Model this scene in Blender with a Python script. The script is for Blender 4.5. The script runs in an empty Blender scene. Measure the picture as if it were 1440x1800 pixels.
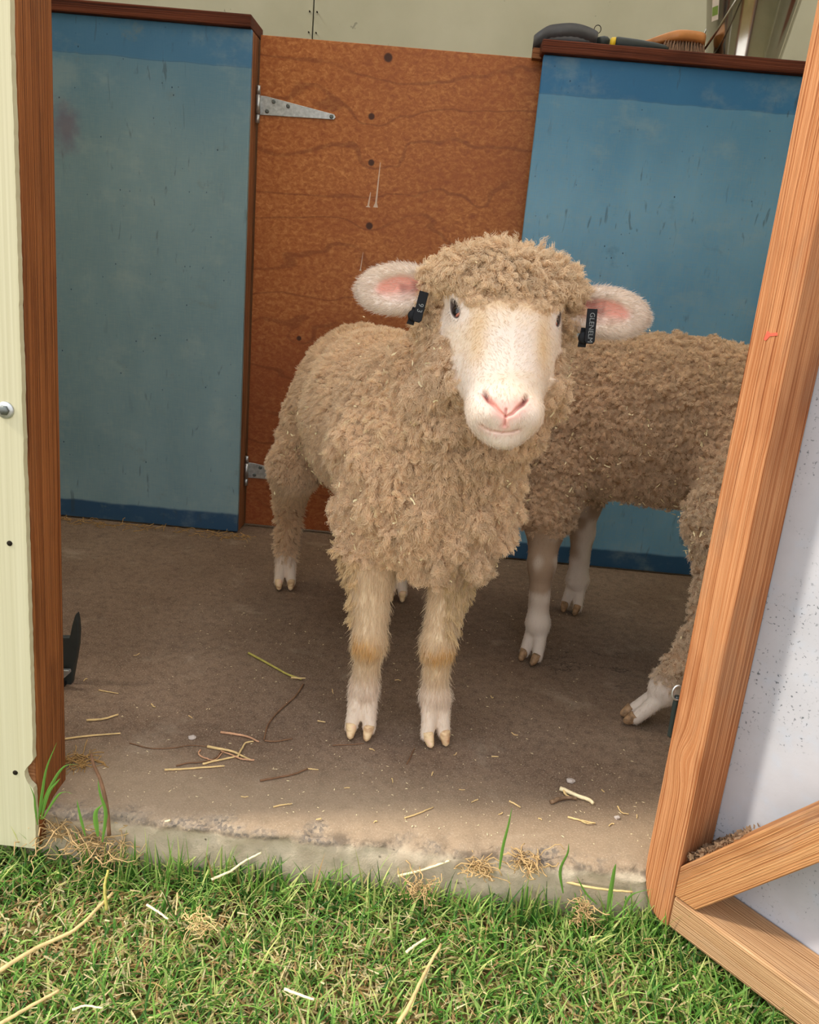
import bpy, bmesh, math, random
import numpy as np
from mathutils import Matrix, Vector

random.seed(5)
rng = np.random.default_rng(11)
SC = bpy.context.scene
COL = SC.collection

# ------------------------------------------------------------------ camera
F_PX = 1450.0
PITCH, YAW, ROLL = map(math.radians, (16.25, 0.98, 5.15))
CAM = np.array([0.0, -2.08, 0.711])
_f = np.array([-math.sin(YAW) * math.cos(PITCH), math.cos(YAW) * math.cos(PITCH), -math.sin(PITCH)])
_r0 = np.array([math.cos(YAW), math.sin(YAW), 0.0])
_u0 = np.cross(_r0, _f)
_r = _r0 * math.cos(ROLL) + _u0 * math.sin(ROLL)
_u = -_r0 * math.sin(ROLL) + _u0 * math.cos(ROLL)
cam_data = bpy.data.cameras.new('camera')
cam_data.sensor_fit = 'VERTICAL'
cam_data.sensor_height = 36.0
cam_data.sensor_width = 36.0
cam_data.lens = 36.0 * F_PX / 1800.0
cam_data.clip_start = 0.02
cam_ob = bpy.data.objects.new('camera', cam_data)
COL.objects.link(cam_ob)
cam_ob.matrix_world = Matrix([[_r[0], _u[0], -_f[0], CAM[0]], [_r[1], _u[1], -_f[1], CAM[1]],
                              [_r[2], _u[2], -_f[2], CAM[2]], [0, 0, 0, 1]])
SC.camera = cam_ob

# ------------------------------------------------------------------ light and exposure
world = bpy.data.worlds.new('world')
SC.world = world
world.use_nodes = True
wn = world.node_tree
wn.nodes.clear()
w_out = wn.nodes.new('ShaderNodeOutputWorld')
w_bg = wn.nodes.new('ShaderNodeBackground')
w_tc = wn.nodes.new('ShaderNodeTexCoord')
w_sep = wn.nodes.new('ShaderNodeSeparateXYZ')
w_rmp = wn.nodes.new('ShaderNodeValToRGB')
wn.links.new(w_tc.outputs['Generated'], w_sep.inputs[0])
wn.links.new(w_sep.outputs['Z'], w_rmp.inputs[0])
w_rmp.color_ramp.elements[0].position = 0.0
w_rmp.color_ramp.elements[0].color = (1.0, 0.97, 0.93, 1)
w_rmp.color_ramp.elements[1].position = 0.8
w_rmp.color_ramp.elements[1].color = (0.80, 0.88, 1.0, 1)
wn.links.new(w_rmp.outputs[0], w_bg.inputs[0])
w_bg.inputs[1].default_value = 1.38
wn.links.new(w_bg.outputs[0], w_out.inputs[0])

sun_data = bpy.data.lights.new('sun', 'SUN')
sun_data.energy = 2.4
sun_data.angle = math.radians(5.0)
sun_data.color = (1.0, 0.93, 0.82)
sun_ob = bpy.data.objects.new('sun', sun_data)
COL.objects.link(sun_ob)
sun_ob.rotation_euler = Vector((-0.86, -0.16, 1.0)).to_track_quat('Z', 'Y').to_euler()
sun_ob.location = (-3, -2, 4)

SC.view_settings.view_transform = 'Standard'
SC.view_settings.look = 'None'
SC.view_settings.exposure = 0.55
SC.view_settings.gamma = 1.0
SC.view_settings.use_curve_mapping = False
try:
    SC.cycles.use_denoising = True
    SC.cycles.max_bounces = 8
    SC.cycles.diffuse_bounces = 5
    SC.cycles.use_adaptive_sampling = True
except Exception:
    pass


# ------------------------------------------------------------------ helpers: rays through the frame
def ray(x, y):
    return _f + _r * (x - 720.0) / F_PX - _u * (y - 900.0) / F_PX


def on_z(x, y, z=0.0):
    d = ray(x, y)
    return CAM + d * ((z - CAM[2]) / d[2])


def on_y(x, y, yy=0.0):
    d = ray(x, y)
    return CAM + d * ((yy - CAM[1]) / d[1])


# ------------------------------------------------------------------ helpers: objects
def tag(o, label=None, cat=None, group=None, kind=None):
    if label: o['label'] = label
    if cat: o['category'] = cat
    if group: o['group'] = group
    if kind: o['kind'] = kind
    return o


def thing(name, loc, label, cat, group=None, kind=None, rot=None):
    o = bpy.data.objects.new(name, None)
    o.empty_display_size = 0.05
    COL.objects.link(o)
    M = Matrix.Translation(Vector(loc))
    if rot is not None:
        M = M @ rot.to_4x4()
    o.matrix_basis = M
    o.matrix_world = M
    return tag(o, label, cat, group, kind)


WM = {}


def world_of(o):
    M = o.matrix_basis.copy()
    p = o.parent
    while p:
        M = p.matrix_basis @ M
        p = p.parent
    return M


def link(o, parent=None, M=None):
    """link o so that its world matrix is M (identity by default)"""
    COL.objects.link(o)
    M = M if M is not None else Matrix.Identity(4)
    if parent is not None:
        o.parent = parent
        o.matrix_basis = world_of(parent).inverted() @ M
    else:
        o.matrix_basis = M
    return o


def npmesh(name, V, Fs, mat=None, parent=None, M=None, smooth=True, cols=None, mats=None):
    V = np.asarray(V, np.float32)
    me = bpy.data.meshes.new(name)
    if isinstance(Fs, np.ndarray):
        Fs = [Fs]
    me.vertices.add(len(V))
    me.vertices.foreach_set('co', V.ravel())
    loops = np.concatenate([f.ravel() for f in Fs]).astype(np.int32)
    sizes = np.concatenate([np.full(len(f), f.shape[1], np.int32) for f in Fs])
    me.loops.add(len(loops))
    me.loops.foreach_set('vertex_index', loops)
    me.polygons.add(len(sizes))
    starts = np.concatenate([[0], np.cumsum(sizes)[:-1]]).astype(np.int32)
    me.polygons.foreach_set('loop_start', starts)
    me.update(calc_edges=True)
    if smooth:
        me.polygons.foreach_set('use_smooth', np.ones(len(sizes), bool))
    if cols is not None:
        a = me.attributes.new('col', 'FLOAT_COLOR', 'POINT')
        c4 = np.ones((len(V), 4), np.float32)
        c4[:, :3] = cols
        a.data.foreach_set('color', c4.ravel())
    o = bpy.data.objects.new(name, me)
    if mat: me.materials.append(mat)
    link(o, parent, M)
    return o


def bmobj(name, bm, mat, parent=None, M=None, smooth=False, bevel=0.0, seg=2):
    if bevel > 0:
        bmesh.ops.bevel(bm, geom=[e for e in bm.edges if len(e.link_faces) == 2 and e.calc_face_angle(0) > 0.5],
                        offset=bevel, segments=seg, profile=0.5, affect='EDGES', clamp_overlap=True)
    bmesh.ops.recalc_face_normals(bm, faces=bm.faces[:])
    me = bpy.data.meshes.new(name)
    bm.to_mesh(me)
    bm.free()
    if smooth:
        me.polygons.foreach_set('use_smooth', np.ones(len(me.polygons), bool))
    me.materials.append(mat)
    o = bpy.data.objects.new(name, me)
    link(o, parent, M)
    return o


def bm_box(bm, lo, hi):
    lo, hi = Vector(lo), Vector(hi)
    r = bmesh.ops.create_cube(bm, size=1.0)
    for v in r['verts']:
        v.co = Vector([lo[i] + (v.co[i] + 0.5) * (hi[i] - lo[i]) for i in range(3)])
    return r['verts']


def box(name, lo, hi, mat, parent=None, M=None, bevel=0.0015):
    bm = bmesh.new()
    bm_box(bm, lo, hi)
    return bmobj(name, bm, mat, parent, M, bevel=bevel)


def prism(name, poly, depth, mat, parent=None, M=None, bevel=0.002, seg=2, z0=0.0):
    bm = bmesh.new()
    a = [bm.verts.new((p[0], p[1], z0)) for p in poly]
    b = [bm.verts.new((p[0], p[1], z0 + depth)) for p in poly]
    bm.faces.new(a[::-1])
    bm.faces.new(b)
    n = len(poly)
    for i in range(n):
        bm.faces.new((a[i], a[(i + 1) % n], b[(i + 1) % n], b[i]))
    bmesh.ops.recalc_face_normals(bm, faces=bm.faces[:])
    return bmobj(name, bm, mat, parent, M, bevel=bevel, seg=seg)


def tube_arrays(pts, radii, sides=8, close=True, flat=1.0, nrm=None):
    pts = np.asarray(pts, float)
    n = len(pts)
    radii = np.broadcast_to(np.asarray(radii, float), (n,))
    T = np.gradient(pts, axis=0)
    T /= np.linalg.norm(T, axis=1)[:, None] + 1e-12
    up = np.array([0, 0, 1.0]) if nrm is None else np.asarray(nrm, float)
    if abs(T[0] @ up) > 0.95: up = np.array([1.0, 0, 0])
    V = []
    for i in range(n):
        a = np.cross(T[i], up); a /= np.linalg.norm(a) + 1e-12
        b = np.cross(a, T[i])
        up = b
        for k in range(sides):
            t = 2 * math.pi * k / sides
            V.append(pts[i] + a * math.cos(t) * radii[i] + b * math.sin(t) * radii[i] * flat)
    F = []
    for i in range(n - 1):
        for k in range(sides):
            k2 = (k + 1) % sides
            F.append((i * sides + k, i * sides + k2, (i + 1) * sides + k2, (i + 1) * sides + k))
    V.append(pts[0]); V.append(pts[-1])
    T3 = []
    c0, c1 = len(V) - 2, len(V) - 1
    for k in range(sides):
        k2 = (k + 1) % sides
        T3.append((c0, k2, k))
        T3.append((c1, (n - 1) * sides + k, (n - 1) * sides + k2))
    return np.array(V), [np.array(F), np.array(T3)]


def tube(name, pts, radii, mat, parent=None, M=None, sides=8, flat=1.0, nrm=None):
    V, F = tube_arrays(pts, radii, sides, flat=flat, nrm=nrm)
    return npmesh(name, V, F, mat, parent, M)


def smooth_path(pts, n=24):
    pts = np.asarray(pts, float)
    if len(pts) < 3:
        t = np.linspace(0, 1, n)[:, None]
        return pts[0] * (1 - t) + pts[-1] * t
    P = np.vstack([2 * pts[0] - pts[1], pts, 2 * pts[-1] - pts[-2]])
    out = []
    m = len(pts) - 1
    for s in np.linspace(0, m - 1e-6, n):
        i = int(s); t = s - i
        p0, p1, p2, p3 = P[i], P[i + 1], P[i + 2], P[i + 3]
        out.append(0.5 * ((2 * p1) + (-p0 + p2) * t + (2 * p0 - 5 * p1 + 4 * p2 - p3) * t * t + (-p0 + 3 * p1 - 3 * p2 + p3) * t ** 3))
    return np.array(out)


def lathe(name, prof, mat, parent=None, M=None, n=48, smooth=True):
    prof = np.asarray(prof, float)
    V, F = [], []
    for i, (r, z) in enumerate(prof):
        for k in range(n):
            t = 2 * math.pi * k / n
            V.append((r * math.cos(t), r * math.sin(t), z))
    m = len(prof)
    for i in range(m - 1):
        for k in range(n):
            k2 = (k + 1) % n
            F.append((i * n + k, i * n + k2, (i + 1) * n + k2, (i + 1) * n + k))
    return npmesh(name, V, np.array(F), mat, parent, M, smooth)


def nrm_np(v):
    return v / (np.linalg.norm(v, axis=-1, keepdims=True) + 1e-12)


def sstep(x, a, b):
    t = np.clip((x - a) / (b - a), 0, 1)
    return t * t * (3 - 2 * t)


# cheap value noise in numpy
_tab = np.random.default_rng(3).random(4096).astype(np.float32)


def vnoise(P, scale, seed=0):
    P = np.asarray(P, np.float64) * scale + seed * 17.13
    i = np.floor(P).astype(np.int64)
    f = P - i
    f = f * f * (3 - 2 * f)
    out = 0
    D = P.shape[1]
    pr = (73856093, 19349663, 83492791)
    for c in range(2 ** D):
        h = 0; w = 1.0
        for d in range(D):
            b = (c >> d) & 1
            h = h ^ ((i[:, d] + b) * pr[d])
            w = w * (f[:, d] if b else 1 - f[:, d])
        out = out + _tab[h & 4095] * w
    return out * 2 - 1


# ------------------------------------------------------------------ helpers: materials
def srgb(r, g, b):
    def c(v):
        v = v / 255.0
        return v / 12.92 if v <= 0.04045 else ((v + 0.055) / 1.055) ** 2.4
    return (c(r), c(g), c(b))


class NB:
    def __init__(self, name, rough=0.7, spec=0.3, metallic=0.0):
        self.m = bpy.data.materials.new(name)
        self.m.use_nodes = True
        self.t = self.m.node_tree
        self.b = self.t.nodes['Principled BSDF']
        self.b.inputs['Roughness'].default_value = rough
        self.b.inputs['Specular IOR Level'].default_value = spec
        self.b.inputs['Metallic'].default_value = metallic

    def n(self, typ, **kw):
        nd = self.t.nodes.new(typ)
        for k, v in kw.items(): setattr(nd, k, v)
        return nd

    def put(self, sock, v):
        if isinstance(v, bpy.types.NodeSocket):
            self.t.links.new(v, sock)
        elif isinstance(v, (tuple, list)):
            if sock.type == 'RGBA' and len(v) == 3: v = (*v, 1)
            sock.default_value = v
        else:
            sock.default_value = v

    def obj(self):
        return self.n('ShaderNodeTexCoord').outputs['Object']

    def map(self, vec, scale=(1, 1, 1), loc=(0, 0, 0), rot=(0, 0, 0)):
        nd = self.n('ShaderNodeMapping')
        self.put(nd.inputs['Vector'], vec)
        nd.inputs['Scale'].default_value = scale
        nd.inputs['Location'].default_value = loc
        nd.inputs['Rotation'].default_value = rot
        return nd.outputs[0]

    def noise(self, vec, scale=5, detail=4, rough=0.55, dist=0.0):
        nd = self.n('ShaderNodeTexNoise')
        self.put(nd.inputs['Vector'], vec)
        self.put(nd.inputs['Scale'], scale)
        nd.inputs['Detail'].default_value = detail
        nd.inputs['Roughness'].default_value = rough
        nd.inputs['Distortion'].default_value = dist
        return nd.outputs[0]

    def voro(self, vec, scale=5, feature='F1', rand=1.0):
        nd = self.n('ShaderNodeTexVoronoi', feature=feature)
        self.put(nd.inputs['Vector'], vec)
        self.put(nd.inputs['Scale'], scale)
        nd.inputs['Randomness'].default_value = rand
        return nd.outputs[0]

    def math(self, op, a, b=0.0, c=0.0, clamp=False):
        nd = self.n('ShaderNodeMath', operation=op, use_clamp=clamp)
        self.put(nd.inputs[0], a); self.put(nd.inputs[1], b)
        if len(nd.inputs) > 2: self.put(nd.inputs[2], c)
        return nd.outputs[0]

    def ss(self, v, a, b):
        nd = self.n('ShaderNodeMapRange', interpolation_type='SMOOTHSTEP')
        self.put(nd.inputs['Value'], v)
        self.put(nd.inputs['From Min'], a); self.put(nd.inputs['From Max'], b)
        return nd.outputs[0]

    def ramp(self, v, stops, interp='LINEAR'):
        nd = self.n('ShaderNodeValToRGB')
        self.put(nd.inputs[0], v)
        cr = nd.color_ramp
        cr.interpolation = interp
        while len(cr.elements) < len(stops): cr.elements.new(0.5)
        for e, (p, c) in zip(cr.elements, stops):
            e.position = p
            e.color = (*c, 1) if len(c) == 3 else c
        return nd.outputs[0]

    def mix(self, fac, a, b, blend='MIX'):
        nd = self.n('ShaderNodeMix', data_type='RGBA', blend_type=blend)
        self.put(nd.inputs[0], fac)
        self.put(nd.inputs[6], a); self.put(nd.inputs[7], b)
        return nd.outputs[2]

    def sep(self, v):
        nd = self.n('ShaderNodeSeparateXYZ')
        self.put(nd.inputs[0], v)
        return nd.outputs

    def comb(self, x, y, z):
        nd = self.n('ShaderNodeCombineXYZ')
        self.put(nd.inputs[0], x); self.put(nd.inputs[1], y); self.put(nd.inputs[2], z)
        return nd.outputs[0]

    def attr(self, name):
        nd = self.n('ShaderNodeAttribute', attribute_name=name)
        return nd.outputs['Color']

    def color(self, v): self.put(self.b.inputs['Base Color'], v); return self
    def roughness(self, v): self.put(self.b.inputs['Roughness'], v); return self

    def bump(self, h, strength=0.3, dist=0.002):
        nd = self.n('ShaderNodeBump')
        self.put(nd.inputs['Height'], h)
        nd.inputs['Strength'].default_value = strength
        nd.inputs['Distance'].default_value = dist
        self.t.links.new(nd.outputs[0], self.b.inputs['Normal'])
        return self


def plain(name, col, rough=0.6, spec=0.3, metallic=0.0, noise=0.12, nscale=40):
    b = NB(name, rough, spec, metallic)
    v = b.noise(b.obj(), nscale, 3)
    dark = tuple(c * (1 - noise) for c in col)
    lite = tuple(min(1, c * (1 + noise)) for c in col)
    b.color(b.ramp(v, [(0.3, dark), (0.7, lite)]))
    return b.m


# timber with straight grain along the object's local X
def timber(name, light, mid, dark, scale=1.0, rough=0.75, weather=0.0, wcol=(0.4, 0.36, 0.3), yz='yz', knot=None):
    b = NB(name, rough, 0.15)
    o = b.obj()
    warp = b.noise(b.map(o, (3.0, 14, 14)), 1.0, 3, 0.5)
    x, y, z = b.sep(o)
    w = b.math('MULTIPLY_ADD', warp, 0.012, b.math('ADD', y, b.math('MULTIPLY', z, 0.9)))
    if knot:
        kx, ky, kr = knot
        dx = b.math('MULTIPLY', b.math('SUBTRACT', x, kx), 0.45)
        dy = b.math('SUBTRACT', y, ky)
        d2 = b.math('ADD', b.math('MULTIPLY', dx, dx), b.math('MULTIPLY', dy, dy))
        g = b.math('POWER', 2.718, b.math('MULTIPLY', d2, -1.0 / (kr * kr)))
        w = b.math('MULTIPLY_ADD', g, kr * 0.75, w)
    lines = b.noise(b.comb(b.math('MULTIPLY', x, 1.2), b.math('MULTIPLY', w, 400 * scale), 0.0), 1.0, 3, 0.65)
    fine = b.noise(b.map(o, (14, 700, 500)), 1.0, 2, 0.6)
    blot = b.noise(b.map(o, (5, 16, 16)), 1.0, 3, 0.6)
    c = b.ramp(lines, [(0.36, dark), (0.45, mid), (0.6, light)])
    c = b.mix(b.math('MULTIPLY', fine, 0.35), c, mid)
    c = b.mix(b.ss(blot, 0.45, 0.75), c, b.mix(0.55, c, dark))
    if weather > 0:
        wn_ = b.noise(b.map(o, (7, 30, 20), loc=(3, 1, 2)), 1.0, 4, 0.65)
        c = b.mix(b.math('MULTIPLY', b.ss(wn_, 0.5, 0.72), weather), c, wcol)
    b.color(c)
    b.bump(b.math('ADD', lines, b.math('MULTIPLY', fine, 0.5)), 0.8, 0.003)
    return b.m


M_gate = timber('weathered_cedar', srgb(208, 150, 104), srgb(180, 116, 72), srgb(122, 62, 32), 1.3, weather=0.25, wcol=srgb(150, 125, 100), knot=(0.23, 0.020, 0.013))
M_rail = timber('bleached_cedar', srgb(198, 160, 120), srgb(174, 132, 92), srgb(120, 78, 50), 1.3, weather=0.35, wcol=srgb(170, 145, 118))
M_brace = timber('brace_cedar', srgb(206, 156, 106), srgb(180, 122, 76), srgb(122, 70, 38), 1.4, weather=0.15)
M_jamb = timber('oiled_jamb_timber', srgb(168, 106, 60), srgb(130, 76, 40), srgb(76, 42, 24), 0.9, rough=0.55, weather=0.2, wcol=srgb(130, 90, 60))
M_cap = timber('dark_oiled_timber', srgb(120, 66, 44), srgb(92, 46, 30), srgb(56, 26, 18), 0.8, rough=0.6)
M_post = timber('brown_post_timber', srgb(170, 118, 80), srgb(138, 88, 56), srgb(90, 54, 32), 0.8, rough=0.65)


def make_blue(name, x0, x1, base1, base2, stain):
    b = NB(name, 0.55, 0.3)
    o = b.obj()
    x, y, z = b.sep(o)
    n1 = b.noise(b.map(o, (5, 5, 3)), 1.0, 5, 0.6)
    weave = b.noise(b.map(o, (30, 30, 420)), 1.0, 2, 0.5)
    weave2 = b.noise(b.map(o, (420, 30, 24)), 1.0, 2, 0.5)
    c = b.ramp(n1, [(0.3, base1), (0.7, base2)])
    wv = b.math('ADD', b.math('MULTIPLY', weave, 0.5), b.math('MULTIPLY', weave2, 0.5))
    c = b.mix(b.ss(wv, 0.4, 0.68), c, b.mix(0.3, c, srgb(150, 165, 160)))
    # fresher blue band along the top, sides and foot
    edge = b.math('MULTIPLY_ADD', b.noise(b.map(o, (9, 9, 9)), 1.0, 3), 0.015, z)
    top = b.ss(edge, 1.128, 1.134)
    foot = b.math('SUBTRACT', 1.0, b.ss(edge, 0.055, 0.063))
    fresh = b.ramp(n1, [(0.3, srgb(20, 88, 146)), (0.75, srgb(44, 120, 176))])
    c = b.mix(b.math('MULTIPLY', top, 0.6 if x0 < 0 else 0.85), c, fresh)
    ln_ = b.math('SUBTRACT', 1.0, b.ss(b.math('ABSOLUTE', b.math('SUBTRACT', edge, 1.131)), 0.0, 0.0016))
    c = b.mix(b.math('MULTIPLY', ln_, 0.5), c, srgb(40, 66, 84))
    c = b.mix(b.math('MULTIPLY', foot, 0.9), c, srgb(24, 66, 104))
    soft = b.math('MULTIPLY', b.ss(b.math('MULTIPLY_ADD', b.noise(b.map(o, (3, 3, 3)), 1.0, 3), 0.16, z), 0.98, 1.2), 0.45)
    c = b.mix(soft, c, srgb(60, 120, 160))
    # rubbed dirt and scratches
    sc = b.noise(b.map(o, (60, 1, 13), rot=(0, 0.5, 0)), 1.0, 3, 0.6, 0.6)
    pale = b.noise(b.map(o, (7, 1, 9), loc=(8, 0, 3)), 1.0, 5, 0.65)
    c = b.mix(b.math('MULTIPLY', b.ss(pale, 0.5, 0.72), 0.28), c, srgb(168, 182, 176))
    c = b.mix(b.math('MULTIPLY', b.math('MULTIPLY', b.ss(sc, 0.62, 0.70), b.ss(n1, 0.4, 0.6)), 0.5), c, srgb(62, 74, 76))
    dk = b.noise(b.map(o, (11, 1, 13), loc=(4, 0, 2)), 1.0, 5, 0.7)
    c = b.mix(b.math('MULTIPLY', b.ss(dk, 0.58, 0.74), 0.5), c, stain)
    sp = b.voro(b.map(o, (60, 1, 45)), 1.0)
    c = b.mix(b.math('MULTIPLY', b.math('SUBTRACT', 1.0, b.ss(sp, 0.05, 0.12)), b.ss(dk, 0.5, 0.6)), c, srgb(30, 60, 84))
    if x0 < 0:
        px = b.math('SUBTRACT', x, -0.925); pz = b.math('SUBTRACT', z, 0.965)
        pd = b.math('SQRT', b.math('ADD', b.math('MULTIPLY', px, px), b.math('MULTIPLY', pz, b.math('MULTIPLY', pz, 0.35))))
        pf = b.math('MULTIPLY', b.math('SUBTRACT', 1.0, b.ss(b.math('MULTIPLY_ADD', b.noise(o, 40, 3), 0.05, pd), 0.03, 0.075)), 0.55)
        c = b.mix(pf, c, srgb(110, 70, 96))
    b.color(c)
    b.roughness(b.ramp(n1, [(0.3, (0.42,) * 3), (0.7, (0.62,) * 3)]))
    b.bump(wv, 0.25, 0.001)
    return b.m


M_blueL = make_blue('worn_blue_paint_left', -1, -0.48, srgb(112, 142, 152), srgb(132, 160, 168), srgb(118, 130, 122))
M_blueR = make_blue('worn_blue_paint_right', 0.17, 1.3, srgb(94, 150, 186), srgb(122, 172, 202), srgb(88, 130, 156))


def make_ply():
    b = NB('varnished_plywood', 0.5, 0.3)
    o = b.obj()
    x, y, z = b.sep(o)
    wob = b.noise(b.map(o, (2.6, 1, 5.0)), 1.0, 3, 0.5, 0.5)
    w = b.math('MULTIPLY_ADD', wob, 0.26, z)
    darkk = 0.0
    for kx, kz, kr in ((-0.182, 1.184, 0.010), (-0.212, 1.055, 0.0075), (-0.205, 0.953, 0.0075), (-0.199, 0.808, 0.0085), (0.02, 0.34, 0.008), (-0.36, 0.52, 0.006)):
        dx = b.math('SUBTRACT', x, kx); dz = b.math('SUBTRACT', z, kz)
        d2 = b.math('ADD', b.math('MULTIPLY', b.math('MULTIPLY', dx, dx), 0.45), b.math('MULTIPLY', dz, dz))
        g = b.math('POWER', 2.718, b.math('MULTIPLY', d2, -1.0 / 0.0011))
        w = b.math('MULTIPLY_ADD', g, 0.045, w)
        dd = b.math('SQRT', b.math('ADD', b.math('MULTIPLY', dx, dx), b.math('MULTIPLY', dz, dz)))
        k = b.math('SUBTRACT', 1.0, b.ss(dd, kr * 0.75, kr * 1.25))
        darkk = b.math('MAXIMUM', darkk, k)
    ln = b.math('SINE', b.math('MULTIPLY', w, 2 * math.pi * 11))
    n2 = b.noise(b.map(o, (10, 1, 10)), 1.0, 3)
    lines = b.math('MULTIPLY', b.ss(ln, 0.93, 0.9995), b.ss(n2, 0.22, 0.5))
    blot = b.noise(b.map(o, (75, 1, 110)), 1.0, 5, 0.75, 0.6)
    big = b.noise(b.map(o, (4, 1, 9)), 1.0, 3)
    c = b.ramp(blot, [(0.3, srgb(142, 74, 32)), (0.5, srgb(176, 106, 54)), (0.7, srgb(212, 146, 88))])
    c = b.mix(b.ss(big, 0.35, 0.7), c, b.mix(0.35, c, srgb(150, 76, 34)))
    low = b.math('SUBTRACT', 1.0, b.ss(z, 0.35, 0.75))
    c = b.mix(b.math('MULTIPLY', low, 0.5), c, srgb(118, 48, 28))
    c = b.mix(b.math('MULTIPLY', lines, 0.42), c, srgb(104, 50, 22))
    ring = b.math('MULTIPLY', darkk, 1.0)
    c = b.mix(ring, c, srgb(74, 40, 24))
    # dried white drips
    for x0, z0, z1, wd in ((-0.187, 0.852, 0.955, 0.0016), (-0.2055, 0.851, 0.886, 0.0016), (-0.214, 0.70, 0.745, 0.0008)):
        t = b.math('DIVIDE', b.math('SUBTRACT', z, z0), z1 - z0)
        wdt = b.math('MULTIPLY_ADD', b.math('SUBTRACT', 1.0, t), wd * 1.0, wd * 0.5)
        bulb = b.math('MULTIPLY', b.math('SUBTRACT', 1.0, b.ss(t, 0.0, 0.12)), wd * 2.0)
        wdt = b.math('ADD', wdt, bulb)
        ax = b.math('ABSOLUTE', b.math('SUBTRACT', b.math('SUBTRACT', x, x0), b.math('MULTIPLY', t, 0.004)))
        m = b.math('LESS_THAN', ax, wdt)
        m = b.math('MULTIPLY', m, b.math('MULTIPLY', b.math('GREATER_THAN', t, 0.0), b.math('LESS_THAN', t, 1.0)))
        c = b.mix(b.math('MULTIPLY', m, 0.8), c, srgb(225, 205, 185))
    b.color(c)
    b.roughness(b.ramp(blot, [(0.3, (0.4,) * 3), (0.7, (0.58,) * 3)]))
    b.bump(blot, 0.15, 0.001)
    return b.m


M_ply = make_ply()


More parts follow.
